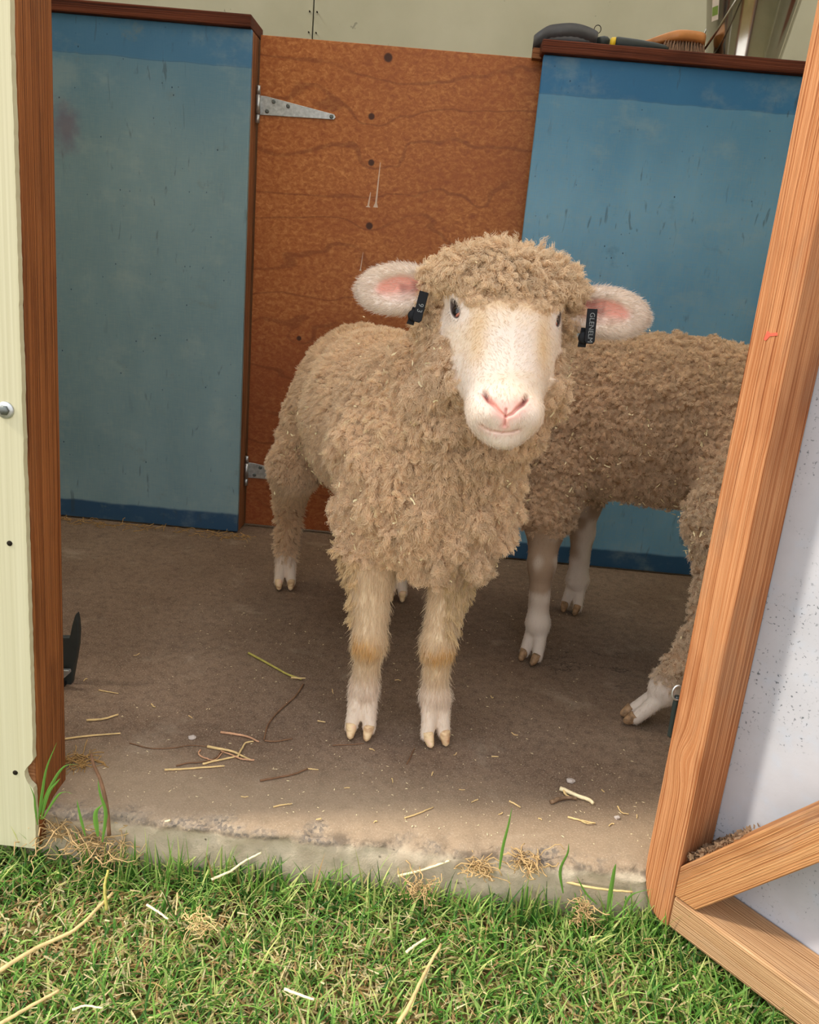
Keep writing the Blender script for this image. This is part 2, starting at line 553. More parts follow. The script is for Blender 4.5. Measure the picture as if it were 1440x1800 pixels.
def make_floor():
    b = NB('old_concrete_floor', 0.85, 0.15)
    o = b.obj()
    x, y, z = b.sep(o)
    n1 = b.noise(o, 3.0, 6, 0.6)
    n2 = b.noise(o, 60, 5, 0.7)
    n3 = b.noise(b.map(o, (1, 1, 1), loc=(5, 2, 0)), 14, 5, 0.65, 0.4)
    c = b.ramp(n1, [(0.3, srgb(114, 92, 74)), (0.5, srgb(129, 106, 87)), (0.72, srgb(144, 122, 103))])
    c = b.mix(b.ss(n2, 0.4, 0.7), c, b.mix(0.5, c, srgb(82, 66, 52)))
    fine = b.noise(o, 420, 3, 0.6)
    c = b.mix(b.ss(fine, 0.54, 0.68), c, b.mix(0.5, c, srgb(200, 182, 160)))
    c = b.mix(b.math('SUBTRACT', 1.0, b.ss(b.noise(o, 260, 4, 0.7), 0.36, 0.46)), c, b.mix(0.5, c, srgb(70, 56, 44)))
    c = b.mix(b.math('MULTIPLY', b.ss(b.noise(b.map(o, (1, 1, 1), loc=(9, 4, 0)), 9, 6, 0.7, 0.3), 0.56, 0.72), 0.35), c, srgb(176, 160, 140))
    c = b.mix(b.math('MULTIPLY', b.ss(n3, 0.6, 0.76), 0.45), c, srgb(84, 68, 58))
    # warm sunlit band near the door sill, painted into the concrete colour
    band = b.ss(b.math('MULTIPLY_ADD', n1, 0.12, b.math('MULTIPLY', y, -1.0)), 1.02, 1.2)
    c = b.mix(b.math('MULTIPLY', band, 0.45), c, srgb(186, 164, 134))
    # pale cement front and chipped lip
    lip = b.math('SUBTRACT', 1.0, b.ss(b.math('MULTIPLY_ADD', n3, 0.012, z), -0.013, -0.002))
    ce = b.ramp(b.noise(o, 30, 5, 0.7), [(0.3, srgb(176, 158, 134)), (0.7, srgb(212, 194, 168))])
    pit = b.voro(o, 75)
    ce = b.mix(b.math('MULTIPLY', b.ss(b.noise(o, 24, 3), 0.5, 0.6), b.math('SUBTRACT', 1.0, b.ss(b.math('MULTIPLY_ADD', b.noise(o, 90, 3), 0.5, pit), 0.28, 0.42))), ce, srgb(104, 94, 78))
    ce = b.mix(b.math('MULTIPLY', b.ss(b.noise(o, 120, 5, 0.75), 0.45, 0.65), 0.35), ce, srgb(128, 120, 96))
    c = b.mix(lip, c, ce)
    st = b.n('ShaderNodeTexVoronoi', feature='F1')
    b.put(st.inputs['Vector'], o); b.put(st.inputs['Scale'], 260)
    stc = b.ramp(b.sep(st.outputs['Color'])[0], [(0.2, srgb(104, 98, 92)), (0.5, srgb(178, 158, 132)), (0.8, srgb(138, 126, 112))])
    lipz = b.math('MULTIPLY', b.ss(b.math('MULTIPLY', z, -1.0), 0.0008, 0.0035), b.math('SUBTRACT', 1.0, b.ss(b.math('MULTIPLY_ADD', n3, 0.02, b.math('MULTIPLY', z, -1.0)), 0.018, 0.030)))
    lip_shade = b.math('MULTIPLY', b.ss(b.math('MULTIPLY', z, -1.0), 0.004, 0.009), b.math('SUBTRACT', 1.0, b.ss(b.math('MULTIPLY', z, -1.0), 0.010, 0.017)))  # shade under the chipped lip, painted as a dark line
    c = b.mix(b.math('MULTIPLY', lip_shade, b.math('MULTIPLY', b.ss(b.noise(b.map(o, (1, 1, 1), loc=(3, 3, 3)), 38, 4, 0.7), 0.42, 0.58), 0.7)), c, srgb(92, 80, 68))
    c = b.mix(b.math('MULTIPLY', lipz, b.math('MULTIPLY', b.ss(n3, 0.42, 0.6), 0.75)), c, stc)
    # damp patch and crack
    cr = b.noise(b.map(o, (6, 9, 1), loc=(0.3, 1.9, 0)), 1.0, 6, 0.6, 0.5)
    crk = b.math('SUBTRACT', 1.0, b.ss(b.math('ABSOLUTE', b.math('SUBTRACT', cr, 0.5)), 0.002, 0.010))
    dx = b.math('SUBTRACT', x, 0.36); dy = b.math('SUBTRACT', y, -0.58)
    dd = b.math('SQRT', b.math('ADD', b.math('MULTIPLY', dx, dx), b.math('MULTIPLY', dy, dy)))
    c = b.mix(b.math('MULTIPLY', crk, b.math('MULTIPLY', b.math('SUBTRACT', 1.0, b.ss(dd, 0.06, 0.16)), 0.6)), c, srgb(60, 52, 46))
    b.color(c)
    b.bump(b.math('ADD', n2, b.math('MULTIPLY', fine, 0.6)), 0.5, 0.002)
    return b.m


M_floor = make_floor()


def make_sheet():
    b = NB('white_cement_sheet', 0.75, 0.2)
    o = b.obj()
    n1 = b.noise(o, 9, 4)
    c = b.ramp(n1, [(0.3, srgb(172, 172, 176)), (0.7, srgb(188, 188, 192))])
    c = b.mix(b.math('MULTIPLY', b.ss(b.noise(o, 26, 3), 0.5, 0.75), 0.25), c, srgb(170, 190, 210))
    m = b.noise(b.map(o, (1, 1, 1), loc=(1, 3, 2)), 7, 4, 0.6)
    sp = b.noise(b.map(o, (1, 1, 1), loc=(4, 2, 1)), 210, 3, 0.6)
    f = b.math('MULTIPLY', b.ss(sp, 0.60, 0.66), b.ss(m, 0.47, 0.60))
    c = b.mix(b.math('MULTIPLY', f, 0.85), c, srgb(78, 84, 88))
    b.color(c)
    b.bump(b.noise(o, 160, 3), 0.15, 0.001)
    return b.m


M_sheet = make_sheet()


def make_clad():
    b = NB('cream_cladding', 0.6, 0.25)
    o = b.obj()
    ln = b.noise(b.map(o, (260, 1, 1.6)), 1.0, 3, 0.6)
    bl = b.noise(b.map(o, (8, 1, 3)), 1.0, 4, 0.6)
    c = b.ramp(ln, [(0.3, srgb(192, 185, 150)), (0.55, srgb(204, 197, 163)), (0.75, srgb(212, 206, 174))])
    c = b.mix(b.math('MULTIPLY', b.ss(bl, 0.5, 0.8), 0.4), c, srgb(208, 190, 148))
    b.color(c)
    b.bump(ln, 0.2, 0.001)
    return b.m


M_clad = make_clad()


def make_backwall():
    b = NB('grey_green_sheet_lining', 0.7, 0.2)
    o = b.obj()
    n1 = b.noise(o, 4, 5)
    c = b.ramp(n1, [(0.3, srgb(172, 169, 146)), (0.7, srgb(185, 182, 160))])
    sp = b.noise(b.map(o, (1, 1, 1), loc=(2, 5, 1)), 34, 2)
    c = b.mix(b.math('MULTIPLY', b.ss(sp, 0.74, 0.78), 0.6), c, srgb(96, 98, 88))
    b.color(c)
    return b.m


M_back = make_backwall()
def make_roof():  # roof out of view, made translucent to add soft light inside the shed
    b = NB('translucent_roof_sheet', 0.6, 0.2)
    b.color(srgb(214, 212, 204))
    tr = b.n('ShaderNodeBsdfTranslucent')
    b.put(tr.inputs[0], (0.95, 0.9, 0.82))
    mx = b.n('ShaderNodeMixShader')
    mx.inputs[0].default_value = 0.8
    b.t.links.new(b.b.outputs[0], mx.inputs[1])
    b.t.links.new(tr.outputs[0], mx.inputs[2])
    out = [n for n in b.t.nodes if n.type == 'OUTPUT_MATERIAL'][0]
    b.t.links.new(mx.outputs[0], out.inputs[0])
    return b.m


M_ceil = make_roof()
M_soil = plain('thatchy_soil', srgb(104, 88, 54), 0.95, 0.05, noise=0.35, nscale=60)
M_zinc = None


def make_zinc():
    b = NB('galvanised_steel', 0.38, 0.5, 0.85)
    o = b.obj()
    n1 = b.noise(o, 120, 3)
    b.color(b.ramp(n1, [(0.3, srgb(168, 172, 172)), (0.7, srgb(206, 208, 206))]))
    b.roughness(b.ramp(n1, [(0.3, (0.3,) * 3), (0.7, (0.48,) * 3)]))
    return b.m


M_zinc = make_zinc()
M_screw = plain('dull_screw_steel', srgb(112, 116, 112), 0.45, 0.5, 0.8)
M_steel = plain('polished_stainless', srgb(188, 184, 176), 0.13, 0.5, 1.0, noise=0.05)
M_black = plain('black_plastic', srgb(18, 18, 20), 0.6, 0.2)
M_tool = plain('dark_green_rubber', srgb(34, 42, 40), 0.5, 0.4)
M_loop = plain('grey_painted_steel_band', srgb(74, 74, 78), 0.45, 0.4)
M_yellow = plain('yellow_plastic', srgb(232, 196, 40), 0.45, 0.4)
M_beech = plain('lacquered_beech', srgb(196, 132, 76), 0.35, 0.4, noise=0.18, nscale=25)
M_darkgrey = plain('dark_grey_plastic', srgb(52, 54, 50), 0.5, 0.3)
M_hole = plain('dark_screw_hole', srgb(40, 34, 26), 0.9, 0.1)
M_horn = None
M_straw = plain('dry_straw', srgb(222, 190, 132), 0.6, 0.2, noise=0.2, nscale=90)
M_twig = plain('brown_twig', srgb(128, 94, 68), 0.7, 0.2, noise=0.25, nscale=90)
M_pinkstalk = plain('pinkish_dry_stalk', srgb(200, 152, 116), 0.6, 0.2, noise=0.2, nscale=90)
M_greenstalk = plain('yellow_green_stalk', srgb(176, 164, 84), 0.6, 0.2, noise=0.2, nscale=90)
M_chaff = plain('pale_chaff', srgb(250, 226, 180), 0.6, 0.2, noise=0.15, nscale=200)
M_litter = plain('brown_leaf_litter', srgb(130, 104, 80), 0.85, 0.1, noise=0.4, nscale=160)
M_letter = plain('raised_grey_lettering', srgb(120, 122, 120), 0.5, 0.3)
M_label_w = plain('white_paper_label', srgb(214, 206, 196), 0.5, 0.3)
M_label_g = plain('green_label_print', srgb(120, 150, 70), 0.5, 0.3)

# ------------------------------------------------------------------ the setting
# concrete slab with a chipped front edge
FRONT = -1.172


def build_slab():
    xs = np.linspace(-2.2, 2.2, 881)
    prof = [(1.25, 0.0), (0.2, 0.0), (-0.6, 0.0), (-1.0, 0.0), (-1.06, 0.0), (-1.10, 0.0), (-1.13, 0.0), (-1.145, 0.0), (-1.155, -0.001),
            (-1.162, -0.002), (-1.168, -0.005), (-1.172, -0.010), (-1.1725, -0.017), (-1.172, -0.028), (-1.172, -0.04), (-1.173, -0.06), (-1.174, -0.13), (1.25, -0.13)]
    V = np.zeros((len(xs), len(prof), 3))
    for j, (y, z) in enumerate(prof):
        V[:, j, 0] = xs; V[:, j, 1] = y; V[:, j, 2] = z
    for j in range(7, 17):
        P = np.stack([xs, np.full_like(xs, j * 0.013)], 1)
        n = vnoise(P, 22, 1) * 0.5 + vnoise(P, 70, 2) * 0.35 + vnoise(P, 160, 3) * 0.25
        amp = [0, 0, 0, 0, 0, 0, 0, 0.004, 0.008, 0.011, 0.012, 0.010, 0.008, 0.005, 0.004, 0.003, 0.0][j]
        V[:, j, 1] += n * amp
        V[:, j, 2] += np.minimum(0, (vnoise(P, 45, 5) - 0.2)) * amp * (0.7 if j < 13 else 0)
    m = len(prof)
    i = np.arange(len(xs) - 1)[:, None] * m
    j = np.arange(m)[None, :]
    j2 = (j + 1) % m
    F = np.stack([i + j, i + j2, i + m + j2, i + m + j], -1).reshape(-1, 4)
    F = F[:, ::-1]
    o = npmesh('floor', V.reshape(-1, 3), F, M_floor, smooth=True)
    return tag(o, 'stained brown concrete floor slab with a chipped front edge', kind='structure')


build_slab()

g = thing('ground', (0, -2, -0.09), 'brown soil showing between the grass in front of the shed', None, kind='structure')
box('soil', (-4, -6, -0.3), (4, -1.16, -0.088), M_soil, g, bevel=0)

# back lining wall in two sheets with a seam
wb = thing('wall_back', (0, 0.9, 0), 'grey green sheet lined rear wall with a seam and nails', None, kind='structure')
SEAM = -0.503
box('sheet', (-2.2, 0.9, 0.0), (SEAM - 0.002, 0.93, 2.35), M_back, wb, bevel=0.001)
box('sheet', (SEAM + 0.002, 0.9, 0.0), (2.2, 0.93, 2.35), M_back, wb, bevel=0.001)
box('backing', (-2.2, 0.931, 0.0), (2.2, 0.98, 2.35), M_hole, wb, bevel=0)
for zz in (1.42, 1.48, 1.36, 1.54):
    for sx in (-0.012, 0.012):
        tube('nail', [(SEAM + sx, 0.893, zz), (SEAM + sx, 0.902, zz)], 0.0022, M_hole, wb)

box_l = box('wall_left', (-2.25, -1.15, 0), (-2.2, 0.98, 2.35), M_back, bevel=0); tag(box_l, 'lined left side wall of the shed', kind='structure')
box_r = box('wall_right', (2.2, -1.15, 0), (2.25, 0.98, 2.35), M_back, bevel=0); tag(box_r, 'lined right side wall of the shed', kind='structure')
ce = box('ceiling', (-2.3, -1.22, 2.36), (2.3, 0.55, 2.40), M_ceil, bevel=0); tag(ce, 'unseen roof sheet over the shed, made translucent to brighten the inside', kind='structure')

# front wall: cream cladding left of the opening, with bolt holes, and the part right of it
wf = thing('wall_front', (-1.0, -1.2, 0), 'cream painted cladding at the left of the doorway', None, kind='structure')
edge = [(-0.456, 2.35)]
zz = 2.35
while zz > -0.04:
    zz -= 0.006
    base = -0.456 - 0.0006 * random.random() - 0.0007 * max(0, vnoise(np.array([[zz, 0.3]]), 30)[0])
    if 0.045 < zz < 0.085: base -= 0.011 * math.sin((zz - 0.045) / 0.04 * math.pi) + 0.002 * random.random()
    edge.append((base, zz))
poly = [(p[0], p[1]) for p in edge] + [(-2.25, -0.045), (-2.25, 2.35)]
Mx = Matrix(((1, 0, 0, 0), (0, 0, -1, -1.190), (0, 1, 0, 0), (0, 0, 0, 1)))
LEAN = Matrix.Translation((-0.456, 0, -0.05)) @ Matrix.Rotation(math.radians(0.85), 4, 'Y') @ Matrix.Translation((0.456, 0, 0.05))
prism('cladding_sheet', poly, 0.009, M_clad, wf, LEAN @ Mx, bevel=0)
box('stud', (-0.62, -1.189, -0.04), (-0.458, -1.15, 2.35), M_post, wf)
box('cladding_sheet', (0.506, -1.199, -0.045), (2.25, -1.190, 2.35), M_clad, wf)
box('cladding_sheet', (-0.456, -1.199, 2.05), (0.506, -1.190, 2.35), M_clad, wf)
for px_, py_ in ((17, 955), (27, 1358)):
    P = on_y(px_, py_, -1.199)
    tube('screw_hole', [(P[0], -1.1996, P[2]), (P[0], -1.1985, P[2])], 0.0032, M_hole, wf, sides=14)
# hex bolt
P = on_y(9, 721, -1.2)
hb = thing('hex_bolt', (P[0], -1.2, P[2]), 'galvanised hex head bolt with round washers on the cream cladding', 'bolt')
lathe('washer', [(0.0, 0.0), (0.0095, 0.0), (0.0095, 0.0012), (0.008, 0.0022), (0.0, 0.0024)], M_zinc, hb, Matrix.Translation((P[0], -1.199, P[2])) @ Matrix.Rotation(math.pi / 2, 4, 'X'), 32)
lathe('bolt_head', [(0.0, 0.002), (0.0056, 0.002), (0.0056, 0.0045), (0.0046, 0.0055), (0.0, 0.0055)], M_screw, hb, Matrix.Translation((P[0], -1.199, P[2])) @ Matrix.Rotation(math.pi / 2, 4, 'X'), 6, smooth=False)


def orient(xa, ya, origin):
    xa = Vector(xa).normalized(); ya = Vector(ya).normalized(); za = xa.cross(ya)
    return Matrix(((xa.x, ya.x, za.x, origin[0]), (xa.y, ya.y, za.y, origin[1]), (xa.z, ya.z, za.z, origin[2]), (0, 0, 0, 1)))


def member(name, xa, ya, origin, L, W, T, mat, parent=None, bevel=0.002, poly=None, seg=2):
    poly = poly or [(0, 0), (L, 0), (L, W), (0, W)]
    return prism(name, poly, T, mat, parent, orient(xa, ya, origin), bevel=bevel, seg=seg)


# left jamb: local x up, y toward inside
jt = member('trim_1', (0, 0, 1), (0, 1, 0), (-0.456, -1.187, -0.05), 2.1, 0.078, 0.045, M_jamb, bevel=0.003)
tag(jt, 'dark orange brown timber door jamb at the left of the opening', kind='structure')
jt.matrix_basis = LEAN @ jt.matrix_basis
jt2 = member('trim_2', (0, 0, 1), (0, 1, 0), (0.505, -1.187, -0.05), 2.1, 0.078, 0.045, M_jamb, bevel=0.003)
tag(jt2, 'timber door jamb hidden behind the open door', kind='structure')

# ------------------------------------------------------------------ open outer door at the right
ga = math.radians(-50.0)
G = Vector((math.cos(ga), math.sin(ga), 0)); N_in = Vector((-math.sin(-ga), -math.cos(-ga), 0)); M_d = -N_in
UP = Vector((0, 0, 1))


def gp(s, k, z):
    """point on the door: s along its width from the hinge stile's outer edge, k depth behind its inner face"""
    v = G * (1.109 + s) + N_in * (0.502 - k)
    return Vector((v.x, v.y, z))


door = thing('door_1', gp(0, 0.035, -0.055), 'open timber framed outer door with a diagonal brace and white sheet', None, kind='structure')
r_ = 0.05
rc = [(0.0, 0.046)]
corner = []
for i in range(9):
    t = math.radians(90 * i / 8)
    corner.append((r_ * 1.3 * (1 - math.cos(t)) , 0.036 * (1 - math.sin(t))))
# local x up (z from -0.055), local y = g
poly = [(0.0, 0.046), (0.0, 0.036)] + [(r_ * 1.5 * (1 - math.cos(math.radians(90 * i / 9))), 0.036 * (1 - math.sin(math.radians(90 * i / 9)))) for i in range(1, 10)] + [(1.95, 0.0), (1.95, 0.046)]
member('stile', UP, G, gp(0, 0, -0.057), 0, 0, 0.07, M_gate, door, poly=poly, bevel=0.0022)
member('stile', UP, G, gp(0.72, 0, -0.057), 1.95, 0.046, 0.07, M_gate, door)
member('bottom_rail', G, -UP, gp(0.0462, 0, -0.010), 0.673, 0.046, 0.07, M_rail, door, bevel=0.004, seg=3)
member('top_rail', G, -UP, gp(0.0462, 0, 1.893), 0.673, 0.046, 0.07, M_rail, door)
al = math.radians(52.3)
BX = (G * math.cos(al) + UP * math.sin(al)); BY = M_d.cross(BX)
# brace foot cut to sit in the corner between stile and rail
o_b = gp(0.046, 0, -0.009)
loc2 = lambda s, z: (((s - 0.046) * math.cos(al) + (z + 0.009) * math.sin(al)), ((s - 0.046) * (BY.dot(G)) + (z + 0.009) * BY.z))
bl_ = [loc2(0.0465, -0.0085), loc2(0.077, -0.0085), loc2(0.7185, -0.0085 + 0.6415 * math.tan(al)), loc2(0.7185, 0.034 + 0.672 * math.tan(al)), loc2(0.0465, 0.034)]
member('brace', BX, BY, o_b, 0, 0, 0.05, M_brace, door, poly=bl_, bevel=0.0018)
bm = bmesh.new()
Ms = orient(G, UP, gp(0, 0.0705, -0.05))
bm_box(bm, (0.0, 0.0, -0.012), (0.766, 1.94, 0.0))
bmobj('cement_sheet', bm, M_sheet, door, Ms @ Matrix.Translation((0, 0, 0)), bevel=0.0)
# red marks on the stile
pm = np.array([(0.002, 0.0), (0.006, 0.002), (0.013, 0.0005), (0.014, 0.0035), (0.006, 0.005), (0.0025, 0.010), (0.0, 0.009)])
M_red = plain('red_paint_mark', srgb(236, 96, 74), 0.6, 0.2)
prism('paint_mark', [(0.016 + p[0], 0.683 - p[1]) for p in pm], 0.0003, M_red, door, orient(G, UP, gp(0, -0.0004, 0)), bevel=0)

# leaf litter caught above the brace foot (uncountable crumbs)
V_, F_ = [], []
for i in range(320):
    s = 0.05 + 0.05 * random.random() ** 1.6; k = 0.006 + 0.06 * random.random()
    zb = 0.035 + (s - 0.046) * math.tan(al) * 1.0
    zt = zb + 0.008 * random.random() * max(0.05, 1 - (s - 0.05) / 0.035)
    c = np.array(gp(s, k, zt + 0.001)); L = 0.002 + 0.005 * random.random()
    a = rng.normal(size=3); a /= np.linalg.norm(a); b = np.cross(a, rng.normal(size=3)); b /= np.linalg.norm(b)
    w = L * (0.2 + 0.3 * random.random()); n0 = len(V_)
    cc = np.cross(a, b) * 0.0006
    V_ += [c - a * L - b * w, c + a * L * 0.6 - b * w + cc * 2, c + a * L + b * w * 0.3, c - a * L * 0.5 + b * w - cc * 2]
    F_.append((n0, n0 + 1, n0 + 2, n0 + 3))
lt = npmesh('leaf_litter', V_, np.array(F_), M_litter, smooth=False)
tag(lt, 'brown crumbly leaf litter caught where brace meets stile', 'leaf litter', kind='stuff')

# ------------------------------------------------------------------ blue partitions with timber caps
pl_ = thing('stall_partition', (-0.9, 0.04, 0), 'worn blue painted stall partition left of the plywood gate', 'partition')
box('painted_panel', (-2.2, 0.0, 0.004), (-0.489, 0.014, 1.2025), M_blueL, pl_, bevel=0.002)
member('end_post', UP, (0, 1, 0), (-0.4885, 0.0145, 0.002), 1.2, 0.085, 0.045, M_post, pl_)
o = member('top_cap', (1, 0, 0), (0, 1, 0), (-2.2, -0.012, 1.2035), 1.7115, 0.125, 0.0265, M_cap, pl_, bevel=0.0025)
pr_ = thing('stall_partition', (0.7, 0.04, 0), 'bright blue painted stall partition right of the plywood gate', 'partition')
box('painted_panel', (0.173, 0.0, 0.004), (2.2, 0.014, 1.2025), M_blueR, pr_, bevel=0.003)
member('end_post', UP, (0, 1, 0), (0.270, 0.09, 0.002), 1.2, 0.1, 0.045, M_post, pr_)
member('top_cap', (1, 0, 0), (0, 1, 0), (0.166, -0.014, 1.2035), 2.03, 0.30, 0.027, M_cap, pr_, bevel=0.003)
box('stop_block', (0.150, 0.03, 1.200), (0.172, 0.055, 1.222), M_post, pr_, bevel=0.0015)

# plywood gate
pg = thing('stall_gate', (-0.16, 0.08, 0), 'reddish brown varnished plywood gate with dark knots and white drips', 'gate')
bm = bmesh.new(); bm_box(bm, (-0.484, 0.068, 0.008), (0.215, 0.083, 1.209))
bmobj('plywood_panel', bm, M_ply, pg, bevel=0.0015)


def strap_hinge(zc, parent):
    h = bpy.data.objects.new('strap_hinge', None)
    h.empty_display_size = 0.03
    link(h, parent, Matrix.Translation((-0.484, 0.06, zc)))
    y0 = 0.0645
    half, tip = 0.0215, 0.0045
    bm = bmesh.new()
    L0, L1 = -0.487, -0.297
    low = zc - half
    poly = [(L0, low), (L1 - 0.004, low + 0.004), (L1, low + 0.009), (L1 - 0.004, low + 0.0155), (L0 + 0.022, zc + half - 0.001), (L0, zc + half)]
    Mh = Matrix(((1, 0, 0, 0), (0, 0, 1, y0), (0, 1, 0, 0), (0, 0, 0, 1)))
    prism('strap', poly, 0.0028, M_zinc, h, Mh, bevel=0.0008)
    tube('knuckle', [(-0.4822, 0.0560, zc - half + 0.001), (-0.4822, 0.0560, zc + half - 0.001)], 0.0052, M_zinc, h, sides=16)
    for z0, z1 in ((zc - half - 0.019, zc - half - 0.0015), (zc + half + 0.0015, zc + half + 0.019)):
        tube('knuckle', [(-0.4822, 0.0560, z0), (-0.4822, 0.0560, z1)], 0.0048, M_zinc, h, sides=16)
    for xx, dz in ((-0.462, -0.012), (-0.447, 0.010), (-0.412, 0.003), (-0.307, -0.0115)):
        lathe('screw', [(0.0, 0.0), (0.0050, 0.0), (0.0044, 0.0022), (0.0014, 0.0030), (0.0, 0.0012)], M_screw, h,
              Matrix.Translation((xx, y0, zc + dz)) @ Matrix.Rotation(math.pi / 2, 4, 'X'), 16)
    return h


strap_hinge(1.058, pg)
strap_hinge(0.160, pg)


# ------------------------------------------------------------------ things on the right cap
CAPZ = 1.2308
# sweat scraper / shedding blade: looped steel band with a green handle
A0 = on_y(940, 78, 0.035); A1 = on_y(1048, 66, 0.035)
sc_ = thing('shedding_blade', (0.30, 0.04, CAPZ), 'grey looped shedding blade with dark green handle and yellow collar', 'grooming tool')
loop = []
cx, cy, rx, ry = 0.222, 0.045, 0.072, 0.040
for i in range(61):
    t = 2 * math.pi * i / 60
    loop.append((cx + rx * math.cos(t), cy + ry * math.sin(t)))
V_, F_ = [], []
n_ = len(loop) - 1
H = 0.026
for i in range(n_):
    x_, y_ = loop[i]
    # band leans: the far (left) end dips over the end of the cap
    tilt = (x_ - 0.29) * -0.0
    dip = -0.018 * sstep(np.array(0.185 - x_), 0, 0.05) - 0.0 * x_
    zb = CAPZ + 0.006 + dip * 1.0 + 0.008 * math.exp(-((x_ - 0.235) / 0.05) ** 2)
    tooth = 0.0016 * (i % 2)
    nx, ny = (x_ - cx) / rx, (y_ - cy) / ry
    l_ = math.hypot(nx, ny); nx /= l_; ny /= l_
    for (off, zc_) in ((0.0006, zb - tooth), (0.0006, zb + H), (-0.0006, zb + H), (-0.0006, zb - tooth)):
        V_.append((x_ + nx * off, y_ + ny * off, zc_))
for i in range(n_):
    j = (i + 1) % n_
    for k in range(4):
        k2 = (k + 1) % 4
        F_.append((i * 4 + k, j * 4 + k, j * 4 + k2, i * 4 + k2))
npmesh('blade_band', V_, np.array(F_), M_loop, sc_, smooth=False)
P0 = np.array((0.292, 0.045, CAPZ + 0.017)); P1 = np.array((0.455, 0.028, CAPZ + 0.009))
ax = (P1 - P0) / np.linalg.norm(P1 - P0)
tube('ferrule', [P0 + ax * 0.0, P0 + ax * 0.012, P0 + ax * 0.016, P0 + ax * 0.024, P0 + ax * 0.03], [0.009, 0.0125, 0.0135, 0.0125, 0.008], M_tool, sc_, sides=16)
tube('yellow_collar', [P0 + ax * 0.031, P0 + ax * 0.034, P0 + ax * 0.043], [0.009, 0.0125, 0.0135], M_yellow, sc_, sides=16)
tube('grip', [P0 + ax * t for t in (0.0435, 0.048, 0.09, 0.13, 0.155, 0.163)], [0.0138, 0.0148, 0.0138, 0.0115, 0.0085, 0.004], M_tool, sc_, sides=20)
ring = [(0.287 + 0.0085 * math.cos(t) * 0.9 + 0.004, 0.04, CAPZ + 0.041 + 0.0085 * math.sin(t)) for t in np.linspace(-2.2, 4.0, 24)]
tube('hanging_ring', ring, 0.0009, M_black, sc_, sides=6)

# wooden brush
br = thing('grooming_brush', (0.46, 0.08, CAPZ), 'beech backed grooming brush with pale brown bristles', 'brush')
sp_ = smooth_path([(0.352, 0.075, CAPZ + 0.024), (0.40, 0.078, CAPZ + 0.028), (0.44, 0.08, CAPZ + 0.040), (0.48, 0.08, CAPZ + 0.048), (0.52, 0.08, CAPZ + 0.048), (0.545, 0.08, CAPZ + 0.044)], 40)
V_, F_ = [], []
for i, p in enumerate(sp_):
    t = i / 39
    hw = 0.009 + 0.021 * sstep(np.array(t), 0.3, 0.62); hh = 0.006 + 0.0065 * sstep(np.array(t), 0.2, 0.6)
    if t > 0.88: q = math.sqrt(max(0.02, 1 - ((t - 0.88) / 0.125) ** 2)); hw *= q
    if t < 0.05: hw *= math.sqrt(t / 0.05 + 0.05)
    for k in range(20):
        a = 2 * math.pi * k / 20
        cx_, sx_ = math.cos(a), math.sin(a)
        e = 0.55
        V_.append((p[0], p[1] + hw * math.copysign(abs(cx_) ** e, cx_), p[2] + hh * math.copysign(abs(sx_) ** e, sx_)))
for i in range(39):
    for k in range(20):
        k2 = (k + 1) % 20
        F_.append((i * 20 + k, i * 20 + k2, (i + 1) * 20 + k2, (i + 1) * 20 + k))
V_.append(tuple(sp_[0])); V_.append(tuple(sp_[-1]))
T_ = [(800, (k + 1) % 20, k) for k in range(20)] + [(801, 780 + k, 780 + (k + 1) % 20) for k in range(20)]
npmesh('brush_back', V_, [np.array(F_), np.array(T_)], M_beech, br)
nb = 2600
bx_ = rng.random(nb); by_ = rng.random(nb) * 2 - 1
cl = np.round(bx_ * 13) / 13 * 0.7 + bx_ * 0.3
rootp = np.stack([0.452 + cl * 0.086, 0.08 + by_ * 0.022, np.full(nb, CAPZ + 0.037)], 1)
spread = np.stack([(bx_ - 0.5) * 0.016 + rng.normal(size=nb) * 0.003, by_ * 0.006 + rng.normal(size=nb) * 0.002, -np.full(nb, 0.0345) + rng.random(nb) * 0.002], 1)
pts_b = np.stack([rootp, rootp + spread * 0.5, rootp + spread], 1)


def hair_mat(name, rough=0.75, trans=0.2, sheen=0.2):
    b = NB(name, rough, 0.15)
    a = b.attr('col')
    hi = b.n('ShaderNodeHairInfo')
    v = b.math('MULTIPLY_ADD', hi.outputs['Random'], 0.22, 0.89)
    c = b.mix(1.0, a, b.comb(v, v, v), 'MULTIPLY')
    b.color(c)
    tr = b.n('ShaderNodeBsdfTranslucent')
    b.put(tr.inputs[0], c)
    mx = b.n('ShaderNodeMixShader')
    mx.inputs[0].default_value = trans
    b.t.links.new(b.b.outputs[0], mx.inputs[1])
    b.t.links.new(tr.outputs[0], mx.inputs[2])
    out = [n for n in b.t.nodes if n.type == 'OUTPUT_MATERIAL'][0]
    b.t.links.new(mx.outputs[0], out.inputs[0])
    return b.m


M_hair = hair_mat('wool_and_hair')


def curves(name, P, radius, col, parent=None, mat=None):
    """P (n,k,3) world points, radius (n,k) or scalar, col (n,3)"""
    n, k = P.shape[:2]
    hc = bpy.data.hair_curves.new(name)
    hc.add_curves([k] * n)
    hc.attributes['position'].data.foreach_set('vector', P.astype(np.float32).ravel())
    ra = hc.attributes.get('radius') or hc.attributes.new('radius', 'FLOAT', 'POINT')
    ra.data.foreach_set('value', np.broadcast_to(np.asarray(radius, np.float32), (n, k)).ravel().copy())
    ca = hc.attributes.new('col', 'FLOAT_COLOR', 'CURVE')
    c4 = np.ones((n, 4), np.float32); c4[:, :3] = col
    ca.data.foreach_set('color', c4.ravel())
    hc.materials.append(mat or M_hair)
    o = bpy.data.objects.new(name, hc)
    link(o, parent)
    return o


